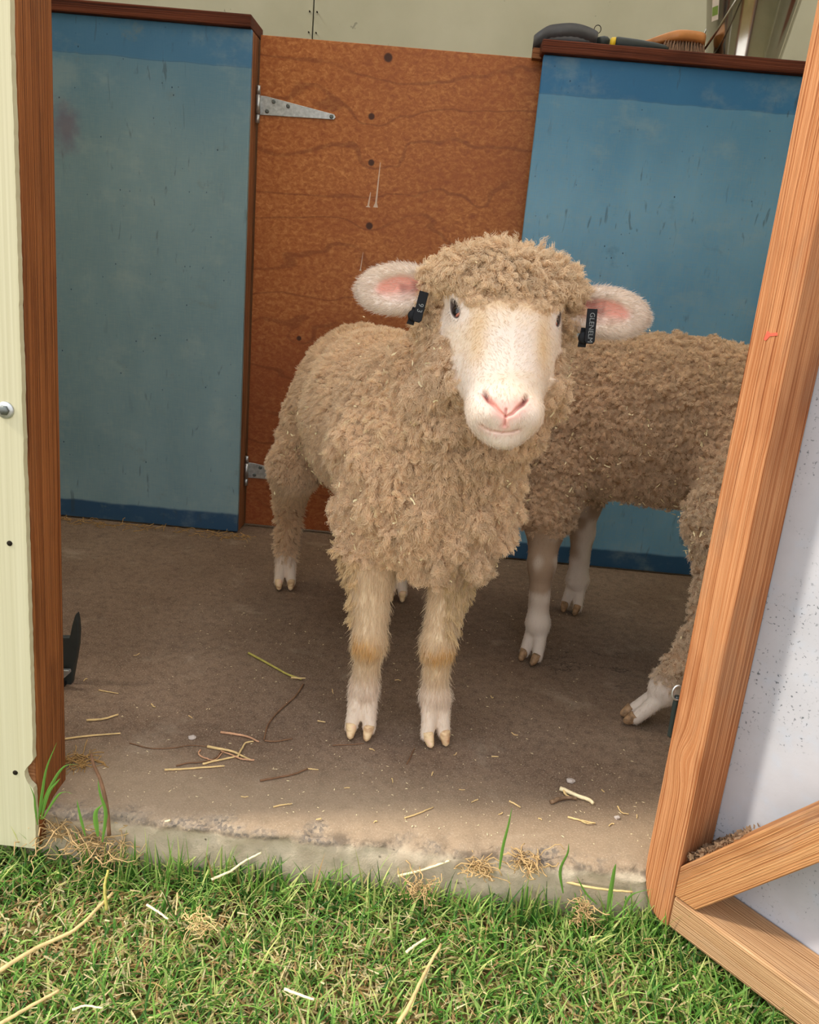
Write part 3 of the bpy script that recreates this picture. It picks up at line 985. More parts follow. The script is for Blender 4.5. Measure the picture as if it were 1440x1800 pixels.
bc = np.array(srgb(172, 140, 116)) * (0.5 + 0.9 * rng.random((nb, 1)))
curves('bristles', pts_b, 0.00045, bc, br)

# stainless bucket
bk = thing('steel_bucket', (0.640, 0.115, CAPZ), 'shiny stainless steel bucket with wire handle and a small label', 'bucket')
Mb = Matrix.Translation((0.650, 0.115, CAPZ))
lathe('bucket_body', [(0.0, 0.002), (0.075, 0.002), (0.078, 0.0), (0.081, 0.004), (0.082, 0.01), (0.120, 0.245), (0.125, 0.248), (0.125, 0.252), (0.119, 0.252), (0.118, 0.246), (0.080, 0.012), (0.0, 0.008)], M_steel, bk, Mb, 72)
hp = []
for t in np.linspace(0, 1, 40):
    a = math.pi * t
    hp.append((0.650 - 0.02 - 0.120 * math.sin(a) * 0.72 - 0.0, 0.115 + 0.124 * math.cos(a), CAPZ + 0.235 - 0.215 * math.sin(a)))
tube('wire_handle', hp, 0.0026, M_steel, bk, sides=10)
for s in (-1, 1):
    lathe('handle_lug', [(0.0, 0.0), (0.012, 0.0), (0.012, 0.004), (0.0, 0.006)], M_steel, bk, Matrix.Translation((0.650 - 0.01, 0.115 + s * 0.120, CAPZ + 0.235)) @ Matrix.Rotation(-s * math.pi / 2, 4, 'X'), 20)


def bucket_patch(name, a0, a1, z0, z1, mat, off=0.0006):
    V, F = [], []
    nn = 8
    for i in range(nn + 1):
        a = a0 + (a1 - a0) * i / nn
        for z in (z0, z1):
            r = 0.082 + (z - 0.01) / 0.235 * 0.038 + off
            V.append((0.650 + r * math.cos(a), 0.115 + r * math.sin(a), CAPZ + z))
    for i in range(nn):
        F.append((2 * i, 2 * i + 2, 2 * i + 3, 2 * i + 1))
    return npmesh(name, V, np.array(F), mat, bk)


bucket_patch('label', math.radians(193), math.radians(207), 0.09, 0.16, M_label_w)
bucket_patch('label_print', math.radians(194), math.radians(206), 0.10, 0.118, M_label_g, 0.001)

# ------------------------------------------------------------------ dark trough end behind the left jamb
ft = thing('feed_trough', (-0.47, -0.9, 0), 'dark plastic trough end on the floor behind the left jamb', 'trough')
yy = -0.86
Q = lambda x, y, Yv=yy: on_y(x, y, Yv)
pts = [Q(134, 1078), Q(137, 1092), Q(138.5, 1112), Q(137, 1135), Q(133, 1160), Q(129, 1182), Q(126, 1200), Q(121, 1214), Q(108, 1222), Q(60, 1222), np.array((-1.0, yy, Q(60, 1222)[2])), np.array((-1.0, yy, Q(60, 1120)[2])), Q(60, 1120), Q(122, 1121), Q(126, 1100), Q(131, 1083)]
Mt = Matrix(((1, 0, 0, 0), (0, 0, 1, yy), (0, 1, 0, 0), (0, 0, 0, 1)))
prism('side_panel', [(p[0], p[2]) for p in pts], 0.012, M_darkgrey, ft, Mt, bevel=0.002)
pts = [Q(60, 1178, yy - .02), Q(121, 1179, yy - .02), Q(122, 1184, yy - .02), Q(108, 1196, yy - .02), Q(60, 1200, yy - .02)]
prism('bracket', [(p[0], p[2]) for p in pts], 0.008, M_zinc, ft, Matrix(((1, 0, 0, 0), (0, 0, 1, yy - 0.02), (0, 1, 0, 0), (0, 0, 0, 1))), bevel=0.001)
p = Q(112, 1200, yy - .01)
box('leg', (p[0] - 0.05, yy - 0.012, 0.001), (p[0] + 0.002, yy - 0.002, p[2]), M_black, ft)

tb = []
rx_ = float(on_y(98, 1150, -0.62)[0])
for nm, lo, hi in (('trough_floor', (-1.0, -0.846, 0.004), (rx_, -0.62, 0.012)), ('trough_wall', (-1.0, -0.628, 0.0125), (rx_, -0.62, 0.16)),
                   ('trough_wall', (-1.0, -0.846, 0.0125), (-0.992, -0.6285, 0.16))):
    box(nm, lo, hi, M_darkgrey, ft, bevel=0.001)

# strap hanging on the hidden edge of the door stile
st = thing('hanging_strap', on_y(1186, 1216, -1.15), 'dark green strap with a metal clip hanging beside the open door', 'strap')
a = [on_y(x_, y_, -1.15) for x_, y_ in ((1192, 1224), (1188, 1240), (1185, 1260), (1181, 1282), (1179, 1294))]
tube('webbing', smooth_path(a, 24), 0.0042, M_tool, st, sides=10, flat=1.0)
c_ = on_y(1191, 1218, -1.152)
a = [c_ + np.array((0.006 * math.cos(t), 0.001 * math.sin(t), 0.009 * math.sin(t))) for t in np.linspace(0, 6.0, 22)]
tube('metal_clip', a, 0.0014, M_zinc, st, sides=8)

# ------------------------------------------------------------------ animals: smooth signed-distance modelling
class Body:
    def __init__(self):
        self.pr = []

    def ell(self, c, r, k=0.03, R=None, sub=False):
        c = np.array(c, float); r = np.array(r, float)
        R = np.eye(3) if R is None else np.asarray(R, float)   # rows = local axes
        ext = np.sqrt(((R.T * r) ** 2).sum(1))
        self.pr.append(('e', c - ext, c + ext, c, r, R, k, sub))

    def cap(self, a, b, ra, rb, k=0.02, sub=False):
        a = np.array(a, float); b = np.array(b, float)
        lo = np.minimum(a - ra, b - rb); hi = np.maximum(a + ra, b + rb)
        self.pr.append(('c', lo, hi, a, b, (ra, rb), k, sub))

    def one(self, p, P):
        if p[0] == 'e':
            _, _, _, c, r, R, k, s = p
            q = (P - c) @ R.T
            k0 = np.sqrt(((q / r) ** 2).sum(-1)); k1 = np.sqrt(((q / r ** 2) ** 2).sum(-1)) + 1e-9
            return k0 * (k0 - 1) / k1
        _, _, _, a, b, (ra, rb), k, s = p
        ab = b - a
        t = np.clip(((P - a) @ ab) / (ab @ ab + 1e-12), 0, 1)
        return np.linalg.norm(P - (a + t[..., None] * ab), axis=-1) - (ra + (rb - ra) * t)

    def comb(self, d, e, k, sub):
        if sub:
            e = -e
            h = np.clip(0.5 - 0.5 * (d - e) / k, 0, 1)
            return d * (1 - h) + e * h + k * h * (1 - h)
        h = np.clip(0.5 + 0.5 * (d - e) / k, 0, 1)
        return d * (1 - h) + e * h - k * h * (1 - h)

    def ev(self, P):
        d = np.full(len(P), 0.06)
        for p in self.pr:
            m = np.all((P > p[1] - 0.04) & (P < p[2] + 0.04), axis=1)
            if m.any():
                d[m] = self.comb(d[m], self.one(p, P[m]), p[6], p[7])
        return d

    def mesh(self, h):
        lo = np.min([p[1] for p in self.pr if not p[7]], 0) - 3 * h
        hi = np.max([p[2] for p in self.pr if not p[7]], 0) + 3 * h
        n = np.ceil((hi - lo) / h).astype(int) + 1
        ax = [lo[i] + h * np.arange(n[i]) for i in range(3)]
        D = np.full(n, 0.06, np.float32)
        for p in self.pr:
            i0 = np.clip(np.floor((p[1] - 0.04 - lo) / h).astype(int), 0, n); i1 = np.clip(np.ceil((p[2] + 0.04 - lo) / h).astype(int), 0, n)
            sl = tuple(slice(i0[i], i1[i]) for i in range(3))
            gx = np.stack(np.meshgrid(*[ax[i][sl[i]] for i in range(3)], indexing='ij'), -1)
            D[sl] = self.comb(D[sl], self.one(p, gx), p[6], p[7])
        neg = D < 0
        # active cells
        cs = [neg[i:n[0] - 1 + i, j:n[1] - 1 + j, k:n[2] - 1 + k] for i in (0, 1) for j in (0, 1) for k in (0, 1)]
        cnt = sum(c.astype(np.int8) for c in cs)
        act = np.argwhere((cnt > 0) & (cnt < 8))
        idx = np.full((n[0] - 1, n[1] - 1, n[2] - 1), -1, np.int32)
        idx[tuple(act.T)] = np.arange(len(act))
        cor = {}
        for i in (0, 1):
            for j in (0, 1):
                for k in (0, 1):
                    cor[(i, j, k)] = D[act[:, 0] + i, act[:, 1] + j, act[:, 2] + k]
        acc = np.zeros((len(act), 3)); num = np.zeros(len(act))
        keys = list(cor)
        for a in keys:
            for axn in range(3):
                if a[axn] == 0:
                    b = list(a); b[axn] = 1; b = tuple(b)
                    da, db = cor[a], cor[b]
                    m = (da < 0) != (db < 0)
                    t = np.where(m, da / (da - db + 1e-12), 0)
                    p = np.tile(np.array(a, float), (len(act), 1))
                    p[:, axn] = t
                    acc[m] += p[m]; num[m] += 1
        V = lo + (act + acc / num[:, None]) * h
        quads = []
        for axn in range(3):
            o1, o2 = [(1, 2), (2, 0), (0, 1)][axn]
            A = neg; s1 = [slice(None)] * 3; s2 = [slice(None)] * 3
            s1[axn] = slice(0, n[axn] - 1); s2[axn] = slice(1, n[axn])
            ch = A[tuple(s1)] != A[tuple(s2)]
            E_ = np.argwhere(ch)
            E_ = E_[(E_[:, o1] > 0) & (E_[:, o2] > 0) & (E_[:, o1] < n[o1] - 1) & (E_[:, o2] < n[o2] - 1)]
            ins = A[tuple(E_.T)]
            q = []
            for d1, d2 in ((-1, -1), (0, -1), (0, 0), (-1, 0)):
                c = E_.copy(); c[:, o1] += d1; c[:, o2] += d2
                q.append(idx[tuple(c.T)])
            q = np.stack(q, 1)
            q[~ins] = q[~ins][:, ::-1]
            quads.append(q)
        return V, np.vstack(quads)

    def project(self, V, it=2, e=0.0006):
        for _ in range(it):
            d = self.ev(V)
            g_ = np.stack([self.ev(V + np.array(v) * e) - self.ev(V - np.array(v) * e) for v in ((1, 0, 0), (0, 1, 0), (0, 0, 1))], 1) / (2 * e)
            l = np.maximum((g_ ** 2).sum(1), 0.05)
            V = V - (d / l)[:, None] * g_
        return V


def vnormals(V, F):
    N = np.zeros_like(V)
    fn = np.cross(V[F[:, 2]] - V[F[:, 0]], V[F[:, 3]] - V[F[:, 1]]) if F.shape[1] == 4 else np.cross(V[F[:, 1]] - V[F[:, 0]], V[F[:, 2]] - V[F[:, 0]])
    for k in range(F.shape[1]):
        for d in range(3):
            N[:, d] += np.bincount(F[:, k], fn[:, d], len(V))
    return nrm_np(N)


def subdivide(V, F, mask):
    """split masked quads in four; edge midpoints are shared"""
    S = F[mask]
    e = np.stack([S, np.roll(S, -1, 1)], -1).reshape(-1, 2)
    es = np.sort(e, 1)
    key = es[:, 0].astype(np.int64) * len(V) + es[:, 1]
    u, inv = np.unique(key, return_inverse=True)
    mid = (V[u // len(V)] + V[u % len(V)]) / 2
    n0 = len(V)
    mi = (inv + n0).reshape(-1, 4)
    ce_ = V[S].mean(1)
    ci = np.arange(len(S)) + n0 + len(mid)
    V2 = np.vstack([V, mid, ce_])
    Q_ = np.stack([np.stack([S[:, k], mi[:, k], ci, mi[:, (k + 3) % 4]], 1) for k in range(4)], 1).reshape(-1, 4)
    rest = F[~mask]
    # neighbours that share a split edge become polygons so no gap opens
    re = np.sort(np.stack([rest, np.roll(rest, -1, 1)], -1).reshape(-1, 2), 1)
    rk = re[:, 0].astype(np.int64) * n0 + re[:, 1]
    pos = np.searchsorted(u, rk); pos[pos == len(u)] = 0
    hit = (u[pos] == rk).reshape(-1, 4)
    hp_ = (pos + n0).reshape(-1, 4)
    clean = ~hit.any(1)
    tris = []
    for r, hh, pp in zip(rest[~clean], hit[~clean], hp_[~clean]):
        ring = []
        for k in range(4):
            ring.append(r[k])
            if hh[k]: ring.append(pp[k])
        # start the fan at a midpoint
        s = next(i for i, x in enumerate(ring) if x >= n0)
        ring = ring[s:] + ring[:s]
        for i in range(1, len(ring) - 1): tris.append((ring[0], ring[i], ring[i + 1]))
    return V2, np.vstack([rest[clean], Q_]), np.array(tris, int).reshape(-1, 3)


def sample(V, F, dens, n, seed=0):
    """n random points on quads with per-vertex density"""
    rg = np.random.default_rng(seed)
    T = np.vstack([F[:, [0, 1, 2]], F[:, [0, 2, 3]]])
    A = np.linalg.norm(np.cross(V[T[:, 1]] - V[T[:, 0]], V[T[:, 2]] - V[T[:, 0]]), axis=1)
    w = A * dens[T].mean(1)
    c = np.cumsum(w); c /= c[-1]
    t = T[np.searchsorted(c, rg.random(n))]
    r1 = np.sqrt(rg.random(n)); r2 = rg.random(n)
    B = np.stack([1 - r1, r1 * (1 - r2), r1 * r2], 1)
    return t, B


def interp(X, t, B):
    return (X[t] * (B[..., None] if X.ndim > 1 else B)).sum(1)


def lock_paths(P, N, length, S, K, R, flow, grav, conv, crimp, freq, helix, jit, seed, up=0.5, sink=0.004, curl_end=0.0):
    """P,N (L,3). returns (L*S, K, 3)"""
    rg = np.random.default_rng(seed)
    L = len(P)
    ra = nrm_np(rg.normal(size=(L, 3)))
    B1 = nrm_np(np.cross(N, ra)); B2 = np.cross(N, B1)
    D = nrm_np(N * up + flow + rg.normal(size=(L, 3)) * jit)
    C1 = nrm_np(np.cross(D, nrm_np(rg.normal(size=(L, 3))))); C2 = np.cross(D, C1)
    th_ = rg.random((L, S)) * 2 * np.pi; rr = np.sqrt(rg.random((L, S)))
    Rl = np.broadcast_to(np.asarray(R, float), (L,))[:, None]
    off = (B1[:, None] * (np.cos(th_) * rr * Rl)[..., None] + B2[:, None] * (np.sin(th_) * rr * Rl)[..., None])
    t = np.linspace(0, 1, K)[None, None, :, None]
    ln = (np.broadcast_to(np.asarray(length, float), (L,))[:, None] * (0.7 + 0.35 * rg.random((L, S))))[:, :, None, None]
    ph = rg.random((L, 1, 1, 1)) * 6.283 + rg.normal(size=(L, S, 1, 1)) * 0.35
    fr = freq * (0.8 + 0.4 * rg.random((L, 1, 1, 1)))
    am = crimp * (0.7 + 0.6 * rg.random((L, 1, 1, 1)))
    path = (P[:, None, None] - N[:, None, None] * sink + off[:, :, None] * (1 - conv * t)
            + D[:, None, None] * ln * t
            + np.array([0, 0, -1.0]) * (np.asarray(grav) * np.ones(L))[:, None, None, None] * ln * t ** 2)
    env = t ** 0.7
    path = path + C1[:, None, None] * am * np.sin(6.283 * fr * t + ph) * env + C2[:, None, None] * am * helix * np.cos(6.283 * fr * t + ph) * env
    sj = rg.normal(size=(L, S, 1, 3)) * 0.0012
    path = path + sj * t
    return path.reshape(L * S, K, 3)


WOOL_IN = np.array(srgb(180, 146, 114)); WOOL = np.array(srgb(239, 212, 178))
WHITE_HAIR = np.array(srgb(230, 214, 198)); CREAM = np.array(srgb(232, 206, 170))
PINK = np.array(srgb(226, 150, 136))


def skin_mat():
    b = NB('skin_under_coat', 0.75, 0.15)
    b.color(b.attr('col'))
    b.b.inputs['Subsurface Weight'].default_value = 0.12
    b.b.inputs['Subsurface Radius'].default_value = (0.01, 0.005, 0.003)
    b.bump(b.noise(b.obj(), 900, 2), 0.2, 0.0005)
    return b.m


M_skin = skin_mat()


def make_horn():
    b = NB('hoof_horn', 0.5, 0.3)
    o = b.obj()
    n = b.noise(b.map(o, (40, 40, 120)), 1.0, 3)
    z = b.sep(o)[2]
    c = b.ramp(n, [(0.3, srgb(176, 130, 92)), (0.55, srgb(232, 202, 156)), (0.75, srgb(238, 190, 168))])
    c = b.mix(b.math('SUBTRACT', 1.0, b.ss(z, 0.0005, 0.006)), c, srgb(52, 42, 36))
    b.color(c)
    return b.m


M_horn = make_horn()
M_hornd = plain('dark_hoof_horn', srgb(66, 54, 46), 0.6, 0.2, noise=0.3)
b_ = NB('dark_eye', 0.06, 0.6)
eo = b_.obj()
b_.color(srgb(26, 20, 18))
M_eye = b_.m
M_lid = plain('pink_eyelid', srgb(196, 120, 96), 0.5, 0.3, noise=0.15, nscale=400)


def foot(B, fet, toe, side, w=0.011):
    """pastern and two toes; returns claw axes"""
    fet = np.array(fet); toe = np.array(toe)
    fw = toe - fet; fw[2] = 0; fw = fw / (np.linalg.norm(fw) + 1e-9)
    sd = np.array([-fw[1], fw[0], 0])
    out = []
    for s in (-1, 1):
        a = fet + sd * s * 0.0078
        b = toe + sd * s * (w * 1.30) + np.array([0, 0, 0.0165]) - fw * 0.010
        B.cap(a, b, 0.0145, 0.0105, 0.004)
        out.append((b, toe + sd * s * w * 1.15 + fw * 0.002, fw, sd))
    return out


def claws(parent, foots, mat=None):
    for fl in foots:
        for (top, toe, fw, sd) in fl:
            V, F = [], []
            n, m = 16, 9
            for i in range(m):
                t = i / (m - 1)
                c = top * (1 - t) + (toe + np.array([0, 0, 0.004]) + fw * 0.006) * t + np.array([0, 0, 0.004]) * (1 - t)
                ra, rb = (0.0092 * (1 - 0.55 * t ** 1.5), 0.0120 * (1 - 0.5 * t ** 1.3))
                if i == m - 1: ra *= 0.35; rb *= 0.35
                dn = nrm_np(toe - top + np.array([0, 0, 0.0])); up_ = nrm_np(np.cross(sd, dn)); up_ = up_ if up_ @ fw > 0 else -up_
                for k in range(n):
                    a = 2 * math.pi * k / n
                    p = c + sd * ra * math.cos(a) + up_ * rb * math.sin(a)
                    p[2] = max(p[2], 0.0006)
                    V.append(p)
            for i in range(m - 1):
                for k in range(n):
                    k2 = (k + 1) % n
                    F.append((i * n + k, i * n + k2, (i + 1) * n + k2, (i + 1) * n + k))
            V.append(V[-n] * 0 + np.mean(V[-n:], 0)); c1 = len(V) - 1
            V.append(np.mean(V[:n], 0)); c0 = len(V) - 1
            T = [(c1, (m - 1) * n + k, (m - 1) * n + (k + 1) % n) for k in range(n)] + [(c0, (k + 1) % n, k) for k in range(n)]
            npmesh('hoof', V, [np.array(F), np.array(T)], mat or M_horn, parent)


def head(B, O, X, A, N, wool=1.0):
    Rm = np.array([X, A, N])
    W = lambda q: O + X * q[0] + A * q[1] + N * q[2]
    E3 = lambda c, r, k=0.03, **kw: B.ell(W(c), r, k, Rm, **kw)
    B.cap(W((0, -0.02, -0.055)), W((0, -0.04, -0.06)), 0.05, 0.05, 0.04)
    E3((0, 0.0, -0.045), (0.064, 0.06, 0.050))
    E3((0, 0.045, -0.036), (0.052, 0.080, 0.040), 0.03)
    E3((0, 0.092, -0.034), (0.0440, 0.075, 0.034), 0.02)
    E3((0, 0.118, -0.034), (0.0425, 0.036, 0.032), 0.014)
    E3((0, 0.139, -0.044), (0.030, 0.014, 0.023), 0.012)
    E3((0, 0.125, -0.008), (0.024, 0.022, 0.014), 0.014)
    for s in (-1, 1):
        E3((s * 0.047, 0.035, -0.075), (0.026, 0.06, 0.042), 0.03)
        E3((s * 0.049, -0.016, -0.019), (0.017, 0.014, 0.014), 0.016)
        E3((s * 0.054, -0.002, -0.032), (0.0145, 0.016, 0.016), 0.008)
        E3((s * 0.028, 0.126, -0.022), (0.015, 0.018, 0.021), 0.014)
        lk = nrm_np(X * s * 0.80 + N * 0.72)
        la = nrm_np(A * 0.92 - X * s * 0.28 + N * 0.25); la = nrm_np(la - lk * (la @ lk)); lw = np.cross(lk, la)
        B.ell(W((s * 0.054, -0.002, -0.032)) + lk * 0.0165, (0.0130, 0.0074, 0.0088), 0.0025, np.array([la, lw, lk]), sub=True)
    # woolly crown and ruff
    E3((0.0, -0.046, -0.040), (0.092, 0.036, 0.048), 0.018)
    E3((0.0, -0.012, -0.102), (0.088, 0.072, 0.050), 0.03)
    E3((0.0, 0.05, -0.118), (0.080, 0.075, 0.042), 0.03)


def eyes(parent, O, X, A, N):
    for s in (-1, 1):
        c0 = O + X * s * 0.054 - A * 0.002 + N * -0.032
        lk = nrm_np(X * s * 0.80 + N * 0.72)
        la = nrm_np(A * 0.92 - X * s * 0.28 + N * 0.25); la = nrm_np(la - lk * (la @ lk)); lw = np.cross(lk, la)
        c = c0 + lk * 0.0015
        V_, F_ = [], []
        nu, nv = 24, 14
        for i in range(nv + 1):
            a = math.pi * i / nv
            for k in range(nu):
                b = 2 * math.pi * k / nu
                V_.append(c + 0.0124 * (lk * math.cos(a) + math.sin(a) * (la * math.cos(b) + lw * math.sin(b))))
        for i in range(nv):
            for k in range(nu):
                k2 = (k + 1) % nu
                F_.append((i * nu + k, i * nu + k2, (i + 1) * nu + k2, (i + 1) * nu + k))
        npmesh('eye', V_, np.array(F_), M_eye, parent)
        # pink inner corner of the eye
        cc = c + nrm_np(lk * 0.80 + la * 0.66) * 0.0118
        arc = [cc + lw * t * 0.0045 + lk * 0.0004 * (1 - t * t) for t in np.linspace(-1, 1, 7)]
        tt_ = tube_arrays(arc, [0.0008, 0.0014, 0.0018, 0.002, 0.0018, 0.0014, 0.0008], 10)
        npmesh('eyelid_corner', tt_[0], tt_[1], M_lid, parent)


def ear(B, base, tip, upv, nf, half=0.034, k=0.012):
    base = np.array(base); tip = np.array(tip)
    e = nrm_np(tip - base); upv = nrm_np(upv - e * (upv @ e)); nn_ = np.cross(e, upv)
    if nn_ @ nf < 0: nn_ = -nn_
    L = np.linalg.norm(tip - base)
    c = (base + tip) / 2
    R = np.array([e, upv, nn_])
    B.ell(c + e * 0.004, (L / 2 + 0.004, half, 0.013), k, R)
    B.cap(base - e * 0.02, base + e * 0.02, 0.024, 0.017, 0.012)
    B.ell(c - e * 0.006 + nn_ * 0.013, (L / 2 - 0.004, half - 0.010, 0.013), 0.006, R, sub=True)
    return dict(c=c, e=e, up=upv, n=nn_, L=L, half=half)


def ear_mask(P, E):
    q = np.stack([(P - E['c']) @ E['e'], (P - E['c']) @ E['up'], (P - E['c']) @ E['n']], 1)
    r = np.sqrt((q[:, 0] / (E['L'] / 2 + 0.012)) ** 2 + (q[:, 1] / (E['half'] + 0.006)) ** 2 + (q[:, 2] / 0.024) ** 2)
    inner = np.sqrt((q[:, 0] / (E['L'] / 2 - 0.012)) ** 2 + (q[:, 1] / (E['half'] - 0.013)) ** 2)
    return r, inner, q

# ------------------------------------------------------------------ the front sheep
S1 = thing('sheep', (-0.08, -0.65, 0), 'cream woolly lamb facing us with both ears out and black ear tags', 'sheep')
B = Body()
th = math.radians(62)
yw = math.radians(7)
Nh = np.array([0, -math.sin(th), math.cos(th)]); Ah = np.array([0, -math.cos(th), -math.sin(th)])
Rz = lambda v, a: np.array([v[0] * math.cos(a) - v[1] * math.sin(a), v[0] * math.sin(a) + v[1] * math.cos(a), v[2]])
Xh = Rz(np.array([1.0, 0, 0]), yw); Ah = Rz(Ah, yw); Nh = Rz(Nh, yw)
Oh = np.array([0.082, -1.06, 0.680])
HW = lambda q: Oh + Xh * q[0] + Ah * q[1] + Nh * q[2]
# torso
B.ell((-0.150, -0.42, 0.450), (0.125, 0.14, 0.145), 0.05)
B.ell((-0.095, -0.57, 0.450), (0.135, 0.20, 0.150), 0.06)
B.ell((-0.025, -0.76, 0.460), (0.120, 0.16, 0.145), 0.06)
B.ell((0.010, -0.86, 0.430), (0.120, 0.115, 0.132), 0.05)
B.cap((0.02, -0.84, 0.50), (0.068, -0.955, 0.60), 0.092, 0.080, 0.05)
B.ell((0.045, -0.935, 0.50), (0.082, 0.06, 0.09), 0.04)
B.ell((0.020, -0.925, 0.368), (0.078, 0.055, 0.072), 0.04)
head(B, Oh, Xh, Ah, Nh)
EL = ear(B, HW((-0.082, -0.045, -0.055)), on_y(638, 511, -1.0), np.array([0.05, 0.1, 1.0]), np.array([0.1, -1, -0.25]), 0.031)
ER = ear(B, HW((0.082, -0.035, -0.055)), on_y(1130, 560, -1.0), np.array([-0.12, 0.1, 1.0]), np.array([-0.1, -1, -0.25]), 0.031)
# legs
feet1 = []
# forelegs: upper arm, knee, cannon, fetlock
B.cap((-0.070, -0.87, 0.36), (-0.071, -0.895, 0.275), 0.050, 0.034, 0.03)
B.cap((-0.071, -0.895, 0.275), (-0.064, -0.925, 0.185), 0.034, 0.0235, 0.02)
B.ell((-0.063, -0.930, 0.165), (0.0235, 0.024, 0.028), 0.012)
B.cap((-0.063, -0.925, 0.16), (-0.066, -0.915, 0.085), 0.0195, 0.0175, 0.012)
B.ell((-0.066, -0.915, 0.075), (0.0205, 0.021, 0.024), 0.012)
feet1.append(foot(B, (-0.066, -0.917, 0.066), (-0.067, -0.940, 0.0), -1))
B.cap((0.070, -0.87, 0.36), (0.054, -0.895, 0.275), 0.050, 0.031, 0.03)
B.cap((0.054, -0.895, 0.275), (0.043, -0.925, 0.190), 0.031, 0.0230, 0.02)
B.ell((0.042, -0.930, 0.170), (0.0230, 0.024, 0.028), 0.012)
B.cap((0.042, -0.925, 0.16), (0.045, -0.915, 0.085), 0.0190, 0.0175, 0.012)
B.ell((0.046, -0.915, 0.075), (0.0215, 0.021, 0.024), 0.012)
feet1.append(foot(B, (0.048, -0.917, 0.066), (0.056, -0.937, 0.0), 1))
# hind legs
for hx, fx, fy in ((-0.235, -0.297, -0.345), (-0.075, -0.045, -0.350)):
    mx = (hx + fx) / 2
    B.cap((hx, -0.42, 0.40), (mx - 0.0, -0.47, 0.315), 0.062, 0.043, 0.05)
    B.cap((mx, -0.47, 0.315), (fx, -0.325, 0.20), 0.040, 0.026, 0.03)
    B.cap((fx, -0.325, 0.205), (fx, -0.340, 0.085), 0.025, 0.0185, 0.015)
    B.ell((fx, -0.340, 0.078), (0.020, 0.021, 0.024), 0.012)
    feet1.append(foot(B, (fx, -0.343, 0.068), (fx + 0.004, fy - 0.018, 0.0), 1))
# docked tail
B.cap((-0.19, -0.30, 0.48), (-0.20, -0.262, 0.40), 0.022, 0.014, 0.02)
V, F = B.mesh(0.0038)
# finer mesh on the bare face
q = np.stack([(V - Oh) @ Xh, (V - Oh) @ Ah, (V - Oh) @ Nh], 1)
inface = (np.abs(q[:, 0]) < 0.075) & (q[:, 1] > -0.025) & (q[:, 1] < 0.19) & (q[:, 2] > -0.085)
V, F, T1 = subdivide(V, F, inface[F].all(1))
q = np.stack([(V - Oh) @ Xh, (V - Oh) @ Ah, (V - Oh) @ Nh], 1)
inmuz = (np.abs(q[:, 0]) < 0.07) & (q[:, 1] > -0.018) & (q[:, 1] < 0.185) & (q[:, 2] > -0.075)
V, F, T2 = subdivide(V, F, inmuz[F].all(1))
T1 = np.vstack([T1, T2])
q = np.stack([(V - Oh) @ Xh, (V - Oh) @ Ah, (V - Oh) @ Nh], 1)
hm = (q[:, 1] > -0.03) & (q[:, 2] > -0.10) & (np.abs(q[:, 0]) < 0.09) & (q[:, 1] < 0.2)
V[hm] = B.project(V[hm], 2)
VN = vnormals(V, F)

# nose and mouth lines, as polylines on the face front (world x,z)
noseY = -1.135
PZ = lambda x, y: on_y(x, y, noseY)[[0, 2]]


def dist_poly(P2, line):
    d = np.full(len(P2), 9.0); tt = np.zeros(len(P2))
    n = len(line) - 1
    for i in range(n):
        a, b = line[i], line[i + 1]
        ab = b - a
        t = np.clip(((P2 - a) @ ab) / (ab @ ab), 0, 1)
        dd = np.linalg.norm(P2 - (a + t[:, None] * ab), axis=1)
        m = dd < d
        d[m] = dd[m]; tt[m] = (i + t[m]) / n
    return d, tt


P2 = V[:, [0, 2]]
front = (q[:, 2] > -0.055) & (q[:, 1] > 0.07) & (VN @ np.array([0, -1.0, 0]) > 0.0) & (V[:, 1] < -1.05)
nl = [PZ(854, 697), PZ(860, 706), PZ(870, 715), PZ(880, 726), PZ(889, 734)]
nr = [PZ(929, 705), PZ(923, 713), PZ(912, 720), PZ(902, 729), PZ(890, 735)]
ph_ = [PZ(891, 722), PZ(890, 735), PZ(888, 751)]
mo = [PZ(846, 752), PZ(856, 759), PZ(868, 763), PZ(886, 765), PZ(902, 764), PZ(914, 761)]
col = np.tile(WHITE_HAIR, (len(V), 1))
disp = np.zeros(len(V))
pinkm = np.zeros(len(V)); darkm = np.zeros(len(V))
nosem = np.zeros(len(V))
for ln_, dep, wd, taper in ((nl, 0.0090, 0.0024, True), (nr, 0.0090, 0.0024, True), (ph_, 0.0035, 0.0014, False), (mo, 0.0018, 0.0016, False)):
    d, t = dist_poly(P2, ln_)
    w = wd * (1.25 - 0.75 * t) if taper else wd
    g1 = np.exp(-(d / w) ** 2) * front
    disp -= dep * g1 * ((1 - 0.7 * t) if taper else 1)
    darkm = np.maximum(darkm, g1 * (np.clip(1.0 - 1.5 * t, 0.12, 1) if taper else (0.15 if ln_ is ph_ else 0.10)))
    wide = 0.0075 if taper else (0.006 if ln_ is ph_ else 0.0042)
    pk = np.exp(-(d / wide) ** 2) * front * (0.35 if ln_ is mo else 0.8)
    if taper: pk = pk * (P2[:, 1] < (PZ(890, 700)[1]))
    pinkm = np.maximum(pinkm, pk)
